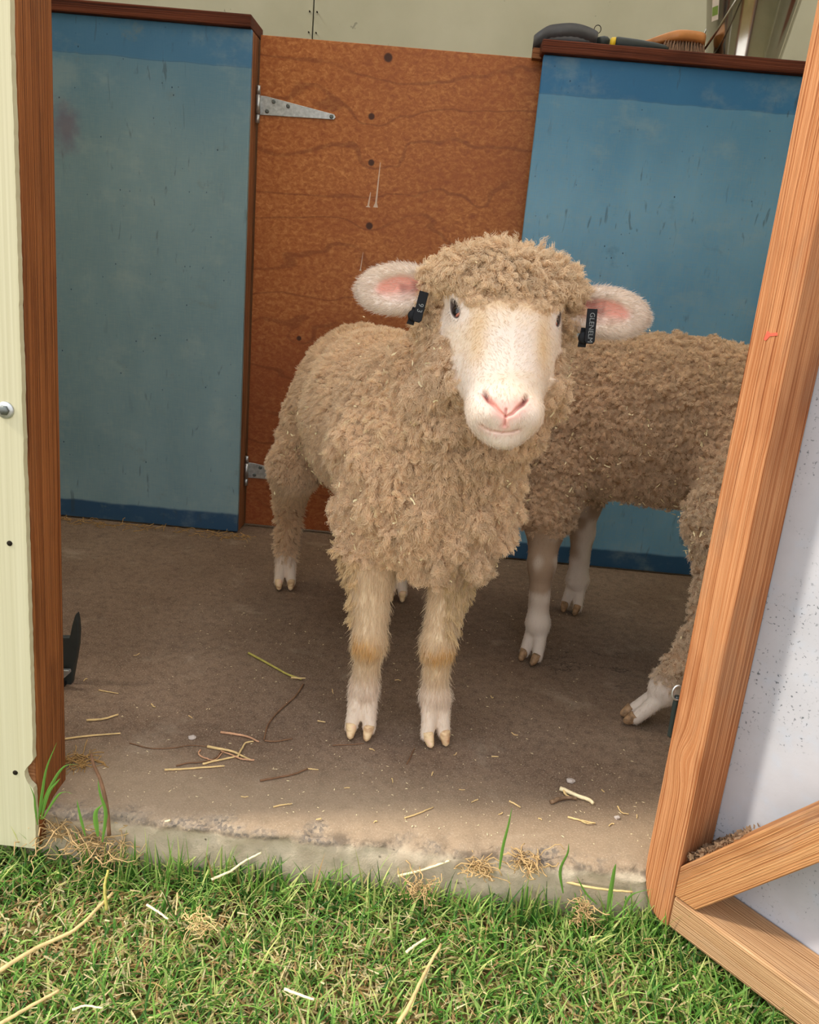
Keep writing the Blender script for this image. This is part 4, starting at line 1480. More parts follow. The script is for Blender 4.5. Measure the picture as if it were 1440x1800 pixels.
# soft pads beside the slits: wings of the nostrils
for cx_, cz_ in ((PZ(868, 728)), (PZ(910, 734))):
    d = np.hypot(P2[:, 0] - cx_, P2[:, 1] - cz_)
    disp += 0.0022 * np.exp(-(d / 0.010) ** 2) * front
tri = [PZ(866, 704), PZ(888, 718), PZ(888, 730), PZ(914, 712)]
d, _ = dist_poly(P2, [PZ(872, 712), PZ(888, 722), PZ(908, 715)])
pinkm = np.maximum(pinkm, 0.75 * np.exp(-(d / 0.010) ** 2) * front)
V = V + VN * disp[:, None]
q = np.stack([(V - Oh) @ Xh, (V - Oh) @ Ah, (V - Oh) @ Nh], 1)
ax_ = np.abs(q[:, 0])
# face mask: 1 on the short-haired face, 0 under wool
wlim = 0.064 - 0.10 * np.clip(q[:, 1] - 0.02, 0, 0.1)
back = -0.060 + 0.022 * sstep(q[:, 1], 0.012, 0.035) - 0.030 * sstep(q[:, 1], 0.07, 0.11)
edge_n = vnoise(V, 60) * 0.004
face = sstep(q[:, 1] + edge_n, -0.012, 0.002) * sstep(q[:, 2] + edge_n, back - 0.004, back + 0.008) * (q[:, 1] < 0.2)
face = np.maximum(face, sstep(q[:, 1], 0.088, 0.105) * (q[:, 2] > -0.09) * (ax_ < 0.07) * (q[:, 1] < 0.2))
# cheek stripe below the eye stays bare a little further up
eyer = np.minimum(np.linalg.norm(q - np.array((-0.064, -0.004, -0.03)), axis=1), np.linalg.norm(q - np.array((0.064, 0.0, -0.03)), axis=1))
face = np.maximum(face, (1 - sstep(eyer, 0.021, 0.028)) * (q[:, 2] > -0.062))
rl, il, ql = ear_mask(V, EL); rr_, ir, qr = ear_mask(V, ER)
earm = np.maximum(1 - sstep(rl, 0.95, 1.05), 1 - sstep(rr_, 0.95, 1.05)) * ((ql[:, 0] > -0.038) | (qr[:, 0] > -0.038))
inl = (1 - sstep(il, 0.7, 1.0)) * (0.25 + 0.75 * sstep(ql[:, 1], -0.010, 0.0)) * (ql[:, 2] > -0.004) * (rl < 1.05)
inr = (1 - sstep(ir, 0.7, 1.0)) * (0.25 + 0.75 * sstep(qr[:, 1], -0.010, 0.0)) * (qr[:, 2] > -0.004) * (rr_ < 1.05)
legm = (V[:, 2] < 0.30)
foreleg = legm & (V[:, 1] < -0.8) & (V[:, 2] < 0.315)
hindleg = (V[:, 1] > -0.6) & (V[:, 2] < 0.235)
leg = np.where(foreleg, 1 - sstep(V[:, 2] - 0.03 * (V[:, 0] < -0.02), 0.27, 0.30), 0) + np.where(hindleg, 1 - sstep(V[:, 2], 0.06, 0.10), 0)
leg = np.clip(leg, 0, 1)
wool = np.clip(1 - face - earm - leg, 0, 1)
# coat colour (pigment)
rim = np.full(len(V), 9.0)
for s_ in (-1, 1):
    lk = nrm_np(np.array([s_ * 0.80, 0, 0.72])); la = np.array([-s_ * 0.28, 0.92, 0.25]); la = nrm_np(la - lk * (la @ lk)); lw = np.cross(lk, la)
    dq = q - np.array((s_ * 0.054, -0.002, -0.032))
    r_e = np.sqrt((dq @ la / 0.0135) ** 2 + (dq @ lw / 0.0072) ** 2) + 9.0 * (dq @ lk < 0.0)
    rim = np.minimum(rim, r_e)
cream_f = sstep(vnoise(V, 26, 4), -0.1, 0.5) * 0.35
col = WHITE_HAIR * (1 - cream_f[:, None]) + CREAM * cream_f[:, None]
side = np.exp(-((ax_ - 0.040) / 0.012) ** 2) * sstep(q[:, 1], 0.0, 0.02) * (1 - sstep(q[:, 1], 0.05, 0.09)) * (q[:, 2] > -0.05)
brow_ = (1 - sstep(q[:, 1], -0.005, 0.018)) * (ax_ < 0.05)
f_ = np.clip(side * 0.6 + brow_ * 0.7, 0, 1) * face
col = col * (1 - f_[:, None]) + np.array(srgb(216, 178, 122)) * f_[:, None]
col = col * (1 - pinkm[:, None]) + np.array(srgb(228, 158, 144)) * pinkm[:, None]
col = col * (1 - 0.85 * darkm[:, None]) + np.array(srgb(116, 42, 44)) * 0.85 * darkm[:, None]
rk = (1 - sstep(rim, 0.90, 1.18))[:, None] * 0.92
col = col * (1 - rk) + np.array(srgb(58, 38, 34)) * rk
pk = np.clip(inl + inr, 0, 1)[:, None]
col = col * (1 - pk) + np.array(srgb(226, 160, 142)) * pk
dk = np.clip(inl * (ql[:, 0] < 0.0) * (ql[:, 1] < 0.006) + inr * (qr[:, 0] < 0.0), 0, 1) * (0.4 + 0.3 * vnoise(V, 120, 9))
dk = np.clip(dk, 0, 1)[:, None]
col = col * (1 - dk) + np.array(srgb(110, 60, 58)) * dk
col = col * (1 - wool[:, None]) + WOOL_IN * wool[:, None]
kneef = np.where((V[:, 1] < -0.8), np.exp(-((V[:, 2] - 0.165) / 0.013) ** 2) * 0.75, 0) * sstep(vnoise(V, 50, 2), -0.6, 0.2)
legcol = WHITE_HAIR * np.array([0.98, 0.94, 0.88]) * (1 - sstep(V[:, 2], 0.08, 0.13))[:, None] + CREAM * 0.9 * sstep(V[:, 2], 0.08, 0.13)[:, None]
legcol = legcol * (1 - kneef[:, None] * 0.9) + np.array(srgb(216, 162, 72)) * kneef[:, None] * 0.9
col = col * (1 - leg[:, None]) + legcol * leg[:, None]
# distance from the bare face, for shorter wool at its border
fv = V[(face > 0.5) & (face + earm > 0)]
fv = fv[rng.integers(0, len(fv), 900)]
bd = np.full(len(V), 1.0)
hw_ = np.where((np.linalg.norm(V - Oh, axis=1) < 0.2))[0]
for i0 in range(0, len(hw_), 4000):
    ii = hw_[i0:i0 + 4000]
    bd[ii] = np.sqrt(((V[ii][:, None] - fv[None]) ** 2).sum(-1)).min(1)
lenf = 0.35 + 0.65 * sstep(bd, 0.004, 0.035)
# soft lumps under the fleece
chestf = sstep(-V[:, 1], 0.74, 0.90) * (V[:, 2] < 0.60)
lump = vnoise(V, 55, 1) * 0.002 + (np.abs(vnoise(V * np.array([1, 1, 0.75]), 46, 6)) - 0.25) * (0.003 + 0.026 * chestf) + (np.abs(vnoise(V, 95, 7)) - 0.25) * (0.007 + 0.008 * chestf)
V = V + VN * (lump * wool)[:, None]
VN = vnormals(V, F)
body1 = npmesh('body', V, [F, T1], M_skin, S1, cols=np.clip(col, 0, 1))
claws(S1, feet1)

eyes(S1, Oh, Xh, Ah, Nh)

# ---- fleece, hair
def flow_down(N, amt=0.5):
    g_ = np.array([0, 0, -1.0])
    return nrm_np(g_ - N * (N @ g_)[:, None] + 1e-6) * amt


Vq = V
headz = np.clip(1 - np.linalg.norm((V - HW((0, -0.03, -0.06))) / 0.13, axis=1), 0, 1)
crown = (q[:, 1] < 0.01) * (q[:, 2] > -0.12) * (np.abs(q[:, 0]) < 0.11) * (V[:, 2] > 0.64)
nobelly = np.clip(0.35 + 0.65 * (V[:, 1] < -0.5), 0.35, 1)   # hidden far parts need fewer locks


def fleece(tagname, V, F, N, dens, n, seed, length, S, K, R, up, flowamt, grav, conv, crimp, freq, helix, jit, radius, colbase, colvar=0.07, parent=None, flowvec=None, tipc=None, curl=0.0):
    t, Bc = sample(V, F, dens, n, seed)
    P = interp(V, t, Bc); Nn = nrm_np(interp(N, t, Bc))
    fl = flow_down(Nn, flowamt) if flowvec is None else flowvec(P, Nn)
    lm = length * (1 + 0.3 * vnoise(P, 14, seed + 3) + 0.25 * vnoise(P, 60, seed + 4)) * interp(lenf, t, Bc)
    path = lock_paths(P, Nn, lm, S, K, R, fl, grav, conv, crimp, freq, helix, jit, seed, up)
    rg = np.random.default_rng(seed + 1)
    lc = (1 + colvar * rg.normal(size=(n, 1))) * (1 + 0.10 * vnoise(P, 9, 3)[:, None])
    cb = colbase(P) if callable(colbase) else np.tile(colbase, (n, 1))
    cc = np.repeat(cb * lc, S, 0) * (1 + 0.05 * rg.normal(size=(n * S, 1)))
    rad = np.linspace(1.0, 0.55, K)[None, :] * radius
    return path, rad, np.clip(cc, 0.01, 0.95)


def wool_col(P):
    w = sstep(vnoise(P, 5, 8), -0.3, 0.6)[:, None]
    return WOOL * (1 - w * 0.25) + np.array(srgb(214, 182, 134)) * w * 0.25


wm = wool * (1 - crown)
near = np.where(V[:, 1] < -0.40, 1.0, 0.6)
parts = []
# back and flank: short fine staples
parts.append(fleece('a', V, F, VN, wm * (1 - chestf) * near, 34000, 21, 0.0150, 13, 6, 0.0034, 0.9, 0.40, 0.12, 0.25, 0.0010, 2.4, 0.8, 0.14, 0.00028, wool_col))
# chest and neck: longer drooping crimped locks
parts.append(fleece('b', V, F, VN, wm * np.clip(chestf, 0.0, 1), 15000, 22, 0.0190, 22, 9, 0.0042, 0.85, 0.42, 0.22, 0.28, 0.0022, 2.6, 0.9, 0.22, 0.00030, wool_col))
curves('fleece', parts[0][0], parts[0][1], parts[0][2], S1)
curves('chest_fleece', parts[1][0], parts[1][1], parts[1][2], S1)


def crown_flow(P, N):
    c = HW((0, -0.075, -0.01))
    d = P - c
    d = d - N * (d * N).sum(1)[:, None]
    return nrm_np(d) * 0.6 + np.array([0.0, -0.1, -0.05])


p, r, c = fleece('c', V, F, VN, (wool * crown).astype(float), 3600, 23, 0.026, 22, 13, 0.0036, 0.34, 0, 0.05, 0.42, 0.0022, 2.6, 1.0, 0.30, 0.00028,
                 lambda P: np.tile(np.array(srgb(240, 214, 178)), (len(P), 1)), flowvec=crown_flow)
curves('crown_wool', p, r, c, S1)


# short hair: face, ears, legs
def short_hair(dens, n, seed, length, dirf, radius, colf, K=4, jit=0.25, up=0.35, bend=0.0, sink=0.001):
    t, Bc = sample(V, F, dens, n, seed)
    P = interp(V, t, Bc); Nn = nrm_np(interp(VN, t, Bc))
    rg = np.random.default_rng(seed)
    D = dirf(P, Nn)
    D = D - Nn * (D * Nn).sum(1)[:, None]
    D = nrm_np(nrm_np(D) + Nn * up + rg.normal(size=(n, 3)) * jit)
    ln_ = (length(P) if callable(length) else length) * (0.6 + 0.7 * rg.random(n))
    tt = np.linspace(0, 1, K)[None, :, None]
    path = P[:, None] - Nn[:, None] * sink + D[:, None] * ln_[:, None, None] * tt - Nn[:, None] * bend * ln_[:, None, None] * tt ** 2
    cc = colf(P, t, Bc) * (1 + 0.07 * rg.normal(size=(n, 1)))
    return path, np.linspace(1, 0.35, K)[None, :] * radius, np.clip(cc, 0.01, 0.97)


vcol = lambda P, t, Bc: interp(col, t, Bc)
nosek = np.clip(pinkm + darkm, 0, 1)
fd = face * (1 - earm) * (1 - np.clip(nosek * 1.4, 0, 1)) * (rim > 1.0)


def facedir(P, N):
    qq = np.stack([(P - Oh) @ Xh, (P - Oh) @ Ah], 1)
    up_ = 1 - sstep(qq[:, 1], 0.075, 0.10)
    d = Ah[None] * (1 - 2 * up_[:, None] * (np.abs(qq[:, 0]) < 0.03)[:, None]) + Xh[None] * np.sign(qq[:, :1]) * (0.25 + 0.6 * up_[:, None])
    return d


p, r, c = short_hair(fd, 26000, 31, 0.0062, facedir, 0.00022, vcol, bend=0.25)
curves('face_hair', p, r, c, S1)


def eardir(P, N):
    l = (np.linalg.norm(P - EL['c'], axis=1) < np.linalg.norm(P - ER['c'], axis=1))[:, None]
    c_ = np.where(l, EL['c'] - EL['e'] * 0.03, ER['c'] - ER['e'] * 0.03)
    e_ = np.where(l, EL['e'], ER['e'])
    return nrm_np(P - c_) + e_ * 0.35


ed = earm * (1 - 0.72 * np.clip(inl + inr, 0, 1))
ecol = lambda P, t, Bc: np.clip(interp(col, t, Bc) * 0.35 + WHITE_HAIR * 0.65, 0, 1)
p, r, c = short_hair(ed, 15000, 32, 0.0095, eardir, 0.00021, ecol, bend=0.1, up=0.45)
curves('ear_hair', p, r, c, S1)
ldir = lambda P, N: np.tile(np.array([0.0, -0.15, -1.0]), (len(P), 1))
ll = lambda P: 0.006 + 0.013 * sstep(P[:, 2], 0.03, 0.11)
p, r, c = short_hair(leg * (1 - 0.0), 30000, 33, ll, ldir, 0.00026, vcol, bend=0.15, up=0.30, jit=0.22)
curves('leg_hair', p, r, c, S1)
# hanging fringe of wool at the top of the legs
fr_ = np.where((V[:, 2] < 0.33) & (V[:, 2] > 0.20), 1.0, 0) * (V[:, 1] < -0.8) * (np.abs(V[:, 0] + 0.01) > 0.075 - 0.02 * (V[:, 0] > 0))
p, r, c = fleece('d', V, F, VN, fr_.astype(float), 700, 24, 0.022, 20, 7, 0.0045, 0.5, 0.7, 0.3, 0.5, 0.002, 1.5, 0.6, 0.25, 0.0004, lambda P: np.tile(np.array(srgb(222, 194, 150)), (len(P), 1)))
curves('leg_wool', p, r, c, S1)

# ear tags: flat moulded bar folded through the ear, with a round stud
def text_mesh(name, body, size, M, mat, parent, ext=0.0003):
    cu = bpy.data.curves.new(name, 'FONT')
    cu.body = body; cu.size = size; cu.extrude = ext; cu.align_x = 'CENTER'; cu.align_y = 'CENTER'
    tmp = bpy.data.objects.new(name + '_tmp', cu)
    COL.objects.link(tmp)
    dg = bpy.context.evaluated_depsgraph_get()
    me = bpy.data.meshes.new_from_object(tmp.evaluated_get(dg))
    bpy.data.objects.remove(tmp)
    me.materials.clear(); me.materials.append(mat)
    o = bpy.data.objects.new(name, me)
    link(o, parent, M)
    return o


def ear_tag(p0, p1, wid, front, text, tsize):
    """bar from p0 (pierced end) to p1 (lower end)"""
    p0 = Vector(p0); p1 = Vector(p1)
    dn = (p1 - p0).normalized(); L = (p1 - p0).length
    nf = Vector(front); nf = (nf - dn * nf.dot(dn)).normalized(); sd = dn.cross(nf)
    tg = bpy.data.objects.new('ear_tag', None); tg.empty_display_size = 0.01
    link(tg, S1, Matrix.Translation(p0))
    tg['label'] = 'black plastic ear tag with raised lettering'
    M = Matrix(((dn.x, sd.x, nf.x, p0.x), (dn.y, sd.y, nf.y, p0.y), (dn.z, sd.z, nf.z, p0.z), (0, 0, 0, 1)))
    # handedness check
    if M.to_3x3().determinant() < 0:
        sd = -sd
        M = Matrix(((dn.x, sd.x, nf.x, p0.x), (dn.y, sd.y, nf.y, p0.y), (dn.z, sd.z, nf.z, p0.z), (0, 0, 0, 1)))
    prism('tag_bar', [(-0.002, -wid / 2), (L, -wid / 2), (L + 0.003, -wid * 0.32), (L + 0.003, wid * 0.32), (L, wid / 2), (-0.002, wid / 2)], 0.0028, M_black, tg, M, bevel=0.0006)
    lathe('tag_stud', [(0.0, 0.0), (wid * 0.62, 0.0), (wid * 0.62, 0.003), (wid * 0.5, 0.0042), (0.0, 0.0045)], M_black, tg, M @ Matrix.Translation((L - 0.004, -wid * 0.45, -0.0045)), 20)
    prism('tag_back', [(L * 0.55, -wid * 0.75), (L + 0.007, -wid * 0.95), (L + 0.007, -wid * 0.15), (L * 0.55, -wid * 0.1)], 0.0025, M_black, tg, M @ Matrix.Translation((0, 0, -0.010)), bevel=0.0005)
    # letters read along the bar, from the top down
    Mt_ = M @ Matrix.Translation((L * 0.56, 0, 0.0029)) @ Matrix.Rotation(0, 4, 'Z')
    text_mesh('lettering', text, tsize, Mt_, M_letter, tg)
    return tg


ear_tag(on_y(1041, 546, -1.035), on_y(1036, 600, -1.040), 0.0125, (0.05, -1, 0.1), 'GLENELM', 0.0085)
ear_tag(on_y(745, 516, -1.03), on_y(733, 562, -1.035), 0.0115, (0.1, -1, 0.1), '9 3', 0.009)

# chaff stuck in the fleece
def chaff_on(name, V, F, N, dens, n, seed, off, label, parent=None, dens_bits=None):
    t, Bc = sample(V, F, dens, n, seed)
    P = interp(V, t, Bc); Nn = nrm_np(interp(N, t, Bc))
    rg = np.random.default_rng(seed)
    off = interp(np.broadcast_to(off, (len(V),)), t, Bc)[:, None]
    P = P + Nn * (off * (0.7 + 0.5 * rg.random((n, 1))))
    a = nrm_np(np.cross(Nn, rg.normal(size=(n, 3))) + Nn * rg.normal(size=(n, 1)) * 0.3)
    b = np.cross(a, Nn)
    L = (0.0014 + 0.0042 * rg.random((n, 1)) ** 2); w = 0.0005 + 0.0008 * rg.random((n, 1))
    c1 = a * L + Nn * L * 0.3
    Vv = np.stack([P - a * L - b * w, P + b * w * 0.3 - Nn * w, P + c1 - b * w, P + c1 + b * w, P + b * w * 1.4 + Nn * w * 1.3, P - a * L + b * w], 1).reshape(-1, 3)
    i = np.arange(n)[:, None] * 6
    Fq = np.vstack([i + np.array([0, 1, 4, 5]), i + np.array([1, 2, 3, 4])])
    o = npmesh(name, Vv, Fq, M_chaff, None, smooth=False)
    return tag(o, label, 'chaff', kind='stuff')


dch = wool * (np.clip(np.exp(-((V[:, 2] - 0.34) / 0.07) ** 2) * (V[:, 0] < -0.02) * (V[:, 1] < -0.5), 0, 1) * 1.8
              + 0.35 * (V[:, 1] < -0.8) + 0.8 * ((V[:, 1] < -0.9) & (V[:, 2] > 0.5) & (V[:, 2] < 0.66) & ((V[:, 0] < 0.02) | (V[:, 0] > 0.13))) + 0.05)
chaff_on('hay_chaff', V, F, VN, dch * np.where(crown, 0.5, 1), 640, 41, np.where(crown, 0.011, 0.0195), 'pale hay chaff caught in the fleece of the front lamb')
V1, F1, N1, WOOL1 = V, F, VN, wool

# ------------------------------------------------------------------ the second sheep, side on behind the first
S2 = thing('sheep', (0.48, -0.56, 0), 'darker woolly sheep standing side on behind, rear hidden by the open door', 'sheep')
B = Body()
B.ell((0.315, -0.46, 0.465), (0.118, 0.118, 0.143), 0.05)
B.ell((0.385, -0.49, 0.480), (0.143, 0.128, 0.148), 0.05)
B.ell((0.500, -0.55, 0.485), (0.193, 0.133, 0.151), 0.06)
B.ell((0.660, -0.63, 0.490), (0.128, 0.128, 0.146), 0.05)
# neck and lowered head, turned away behind the first sheep
B.cap((0.27, -0.43, 0.51), (0.185, -0.355, 0.545), 0.085, 0.065, 0.05)
a2 = nrm_np(np.array([-0.45, 0.35, -0.82])); n2 = nrm_np(np.array([-0.75, 0.30, 0.55])); n2 = nrm_np(n2 - a2 * (n2 @ a2)); x2 = np.cross(a2, n2)
O2 = np.array([0.125, -0.30, 0.545])
head(B, O2, x2, a2, n2)
H2 = lambda v: O2 + x2 * v[0] + a2 * v[1] + n2 * v[2]
E2a = ear(B, H2((-0.075, -0.035, -0.055)), H2((-0.165, -0.02, -0.075)), -a2, n2, 0.029)
E2b = ear(B, H2((0.075, -0.035, -0.055)), H2((0.165, -0.02, -0.075)), -a2, n2, 0.029)
feet2 = []
# near fore, toe on the ground
B.cap((0.255, -0.53, 0.38), (0.232, -0.585, 0.285), 0.062, 0.040, 0.03)
B.cap((0.232, -0.585, 0.285), (0.232, -0.600, 0.215), 0.036, 0.0265, 0.02)
B.ell((0.232, -0.602, 0.200), (0.025, 0.026, 0.030), 0.012)
B.cap((0.233, -0.600, 0.20), (0.240, -0.598, 0.090), 0.0215, 0.0200, 0.012)
B.ell((0.242, -0.596, 0.078), (0.024, 0.024, 0.026), 0.012)
feet2.append(foot(B, (0.242, -0.596, 0.068), (0.230, -0.612, 0.0), 1))
# far fore
B.cap((0.345, -0.40, 0.38), (0.352, -0.335, 0.26), 0.052, 0.032, 0.03)
B.cap((0.352, -0.335, 0.26), (0.356, -0.322, 0.19), 0.029, 0.026, 0.02)
B.cap((0.356, -0.322, 0.19), (0.362, -0.315, 0.085), 0.024, 0.022, 0.015)
B.ell((0.362, -0.315, 0.072), (0.026, 0.025, 0.027), 0.012)
feet2.append(foot(B, (0.362, -0.315, 0.062), (0.350, -0.340, 0.0), 1, 0.0115))
# near hind, stretched forward
B.cap((0.60, -0.67, 0.50), (0.500, -0.760, 0.365), 0.105, 0.064, 0.05)
B.cap((0.505, -0.765, 0.355), (0.505, -0.800, 0.215), 0.056, 0.034, 0.03)
B.cap((0.505, -0.800, 0.205), (0.440, -0.800, 0.075), 0.034, 0.0245, 0.02)
B.ell((0.436, -0.800, 0.066), (0.026, 0.025, 0.028), 0.012)
feet2.append(foot(B, (0.432, -0.800, 0.056), (0.384, -0.800, 0.0), 1, 0.0105))
# far hind
B.cap((0.70, -0.58, 0.44), (0.68, -0.53, 0.33), 0.075, 0.055, 0.05)
B.cap((0.68, -0.53, 0.33), (0.75, -0.56, 0.20), 0.045, 0.028, 0.03)
B.cap((0.75, -0.56, 0.20), (0.735, -0.55, 0.075), 0.026, 0.021, 0.02)
feet2.append(foot(B, (0.735, -0.55, 0.066), (0.715, -0.54, 0.0), 1))
B.cap((0.775, -0.69, 0.50), (0.80, -0.705, 0.42), 0.022, 0.014, 0.02)
V, F = B.mesh(0.0042)
VN = vnormals(V, F)
q2 = np.stack([(V - O2) @ x2, (V - O2) @ a2, (V - O2) @ n2], 1)
face = sstep(q2[:, 1], -0.012, 0.002) * sstep(q2[:, 2], -0.07, -0.058) * (q2[:, 1] < 0.2) * (np.abs(q2[:, 0]) < 0.07)
ra_, ia_, qa_ = ear_mask(V, E2a); rb_, ib_, qb_ = ear_mask(V, E2b)
earm = np.maximum(1 - sstep(ra_, 0.95, 1.05), 1 - sstep(rb_, 0.95, 1.05)) * ((qa_[:, 0] > -0.036) | (qb_[:, 0] > -0.036))
leg = np.where(V[:, 1] > -0.70, 1 - sstep(V[:, 2], 0.255, 0.285), 1 - sstep(V[:, 2], 0.07, 0.11)) * (np.abs(V[:, 0] - 0.49) > 0.0)
leg = np.where((V[:, 0] > 0.6), 1 - sstep(V[:, 2], 0.14, 0.2), leg)
leg = leg * (V[:, 2] < 0.33)
wool = np.clip(1 - face - earm - leg, 0, 1)
col = np.tile(WHITE_HAIR * 0.85, (len(V), 1))
stain = sstep(V[:, 2], 0.10, 0.15) * (V[:, 1] > -0.7) * sstep(vnoise(V, 40, 3), -0.7, 0.3)
col = col * (1 - 0.75 * stain[:, None]) + np.array(srgb(150, 118, 88)) * 0.75 * stain[:, None]
col = col * (1 - wool[:, None]) + WOOL_IN * 0.85 * wool[:, None]
lump = (np.abs(vnoise(V, 88, 7)) - 0.25) * 0.016 + vnoise(V, 30, 4) * 0.003
V = V + VN * (lump * wool)[:, None]
VN = vnormals(V, F)
npmesh('body', V, F, M_skin, S2, cols=np.clip(col, 0, 1))
M_horn2 = plain('brown_hoof_horn', srgb(150, 118, 86), 0.5, 0.3, noise=0.45, nscale=120)
claws(S2, feet2, M_horn2)
eyes(S2, O2, x2, a2, n2)
lenf = np.ones(len(V))
W2 = np.array(srgb(228, 200, 168))


def w2col(P):
    w = sstep(P[:, 2] + 0.05 * vnoise(P, 9, 2), 0.52, 0.63)[:, None]
    tg_ = sstep(P[:, 1] * -1 + 0.02 * vnoise(P, 20, 3), 0.71, 0.76)[:, None]
    c = W2 * (1 - 0.35 * w) + np.array(srgb(222, 196, 156)) * 0.35 * w
    return c * (1 - 0.3 * tg_) + np.array(srgb(224, 212, 188)) * 0.3 * tg_


side_ = np.where((V[:, 1] > -0.42) & (V[:, 2] < 0.55), 0.45, 1.0)
p, r, c = fleece('s2', V, F, VN, wool * side_, 30000, 51, 0.0105, 15, 8, 0.0036, 0.95, 0.25, 0.06, 0.30, 0.0018, 1.8, 1.0, 0.22, 0.00032, w2col)
curves('fleece', p, r, c, S2)
ldir = lambda P, N: np.tile(np.array([0.0, -0.05, -1.0]), (len(P), 1))
ll = lambda P: 0.007 + 0.010 * sstep(P[:, 2], 0.05, 0.25) * (P[:, 1] < -0.7)
p, r, c = short_hair(np.clip(leg, 0, 1), 34000, 53, ll, ldir, 0.00024, vcol, bend=0.2, up=0.25, jit=0.2)
curves('leg_hair', p, r, c, S2)
p, r, c = short_hair(np.clip(face + earm, 0, 1) * (np.linalg.norm(np.minimum(np.abs(q2 - np.array((0.06, 0, -0.03))), 9), axis=1) > 0.01), 9000, 54, 0.006, lambda P, N: np.tile(a2, (len(P), 1)), 0.00025, vcol, bend=0.2, up=0.3)
curves('face_hair', p, r, c, S2)
dch = wool * (np.exp(-((V[:, 2] - 0.36) / 0.06) ** 2) * (V[:, 0] > 0.24) * (V[:, 0] < 0.6) * 1.0 + 0.25 * np.exp(-((V[:, 2] - 0.47) / 0.08) ** 2) + 0.03) * (VN[:, 1] < 0.3)
chaff_on('hay_chaff', V, F, VN, dch, 620, 61, 0.0135, 'pale hay chaff caught in the fleece of the sheep behind')

# ------------------------------------------------------------------ grass
def grass_mat():
    b = NB('grass_blades', 0.55, 0.25)
    c = b.attr('col')
    b.color(c)
    tr = b.n('ShaderNodeBsdfTranslucent')
    b.put(tr.inputs[0], c)
    mx = b.n('ShaderNodeMixShader')
    mx.inputs[0].default_value = 0.32
    b.t.links.new(b.b.outputs[0], mx.inputs[1]); b.t.links.new(tr.outputs[0], mx.inputs[2])
    out = [n for n in b.t.nodes if n.type == 'OUTPUT_MATERIAL'][0]
    b.t.links.new(mx.outputs[0], out.inputs[0])
    return b.m


M_grass = grass_mat()


def blades(xy, z0, h, w, lean, col, seed, K=5, curl=1.0):
    rg = np.random.default_rng(seed)
    n = len(xy)
    a = rg.random(n) * 6.283
    d = np.stack([np.cos(a), np.sin(a), 0 * a], 1)
    sd = np.stack([-np.sin(a + rg.normal(size=n) * 0.6), np.cos(a), rg.normal(size=n) * 0.25], 1); sd = nrm_np(sd)
    base = np.stack([xy[:, 0], xy[:, 1], z0 + 0 * a], 1)
    t = np.linspace(0, 1, K)[None, :, None]
    th_ = (lean * (0.35 + 1.3 * t[..., 0] * curl))      # angle from vertical along the blade
    if th_.ndim == 2 and th_.shape[0] == 1: th_ = np.repeat(th_, n, 0)
    seg = (h / (K - 1))[:, None]
    dz = np.cos(th_) * seg; dr = np.sin(th_) * seg
    Z = np.cumsum(dz, 1) - dz[:, :1]; Rr = np.cumsum(dr, 1) - dr[:, :1]
    c = base[:, None] + d[:, None] * Rr[..., None] + np.array([0, 0, 1.0]) * Z[..., None]
    wt = (w[:, None] * (1 - np.linspace(0, 1, K)[None, :] ** 1.7) + 0.00012)[..., None]
    L = c - sd[:, None] * wt / 2; Rg = c + sd[:, None] * wt / 2
    V = np.stack([L, Rg], 2).reshape(-1, 3)
    i = (np.arange(n) * K * 2)[:, None, None] + (np.arange(K - 1) * 2)[None, :, None]
    F = (i + np.array([0, 1, 3, 2])[None, None]).reshape(-1, 4)
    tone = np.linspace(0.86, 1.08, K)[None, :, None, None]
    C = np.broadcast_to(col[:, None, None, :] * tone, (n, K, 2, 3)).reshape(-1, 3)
    return V, F, C


def grass_cols(n, seed, dryp):
    rg = np.random.default_rng(seed)
    pal = np.array([srgb(92, 142, 54), srgb(124, 166, 72), srgb(156, 186, 96), srgb(62, 104, 42), srgb(190, 196, 116)])
    c = pal[rg.integers(0, 5, n)] * (0.75 + 0.5 * rg.random((n, 1)))
    dry = np.array([srgb(206, 184, 132), srgb(184, 148, 98), srgb(214, 200, 150)])[rg.integers(0, 3, n)] * (0.75 + 0.4 * rg.random((n, 1)))
    m = (rg.random(n) < dryp)[:, None]
    return np.clip(np.where(m, dry, c), 0, 0.9), m[:, 0]


GZ = -0.088
Vs, Fs_, Cs = [], [], []
off = 0


def add_bl(t3):
    global off
    V, F, C = t3
    Vs.append(V); Fs_.append(F + off); Cs.append(C); off += len(V)


rg = np.random.default_rng(77)
n = 34000
xy = np.stack([rg.uniform(-0.66, 0.74, n), -1.176 - rg.random(n) ** 1.0 * 0.52], 1)
bare = np.exp(-(((xy[:, 0] + 0.22) / 0.10) ** 2 + ((xy[:, 1] + 1.545) / 0.05) ** 2))
keep = rg.random(n) > bare * 0.75
xy = xy[keep]; n = len(xy)
P3 = np.stack([xy[:, 0], xy[:, 1], 0 * xy[:, 0]], 1)
dryp = 0.12 + 0.16 * (1 - sstep(xy[:, 0], -0.05, 0.25)) + 0.26 * sstep(vnoise(P3, 11, 2), 0.0, 0.6) + 0.5 * np.exp(-(((xy[:, 0] + 0.15) / 0.28) ** 2 + ((xy[:, 1] + 1.56) / 0.10) ** 2))
colr, dm = grass_cols(n, 1, dryp)
lush = sstep(vnoise(P3, 7, 5) + 0.35 * (xy[:, 0] > 0.1), -0.3, 0.5)
hh = (0.018 + 0.022 * rg.random(n)) * (0.75 + 0.6 * lush)
hh = hh + 0.012 * sstep(xy[:, 1], -1.26, -1.19) + 0.018 * sstep(xy[:, 1], -1.27, -1.20) * (1 - sstep(xy[:, 0], -0.1, 0.1))
le = np.abs(rg.normal(size=(n, 1))) * 0.6 + 0.42
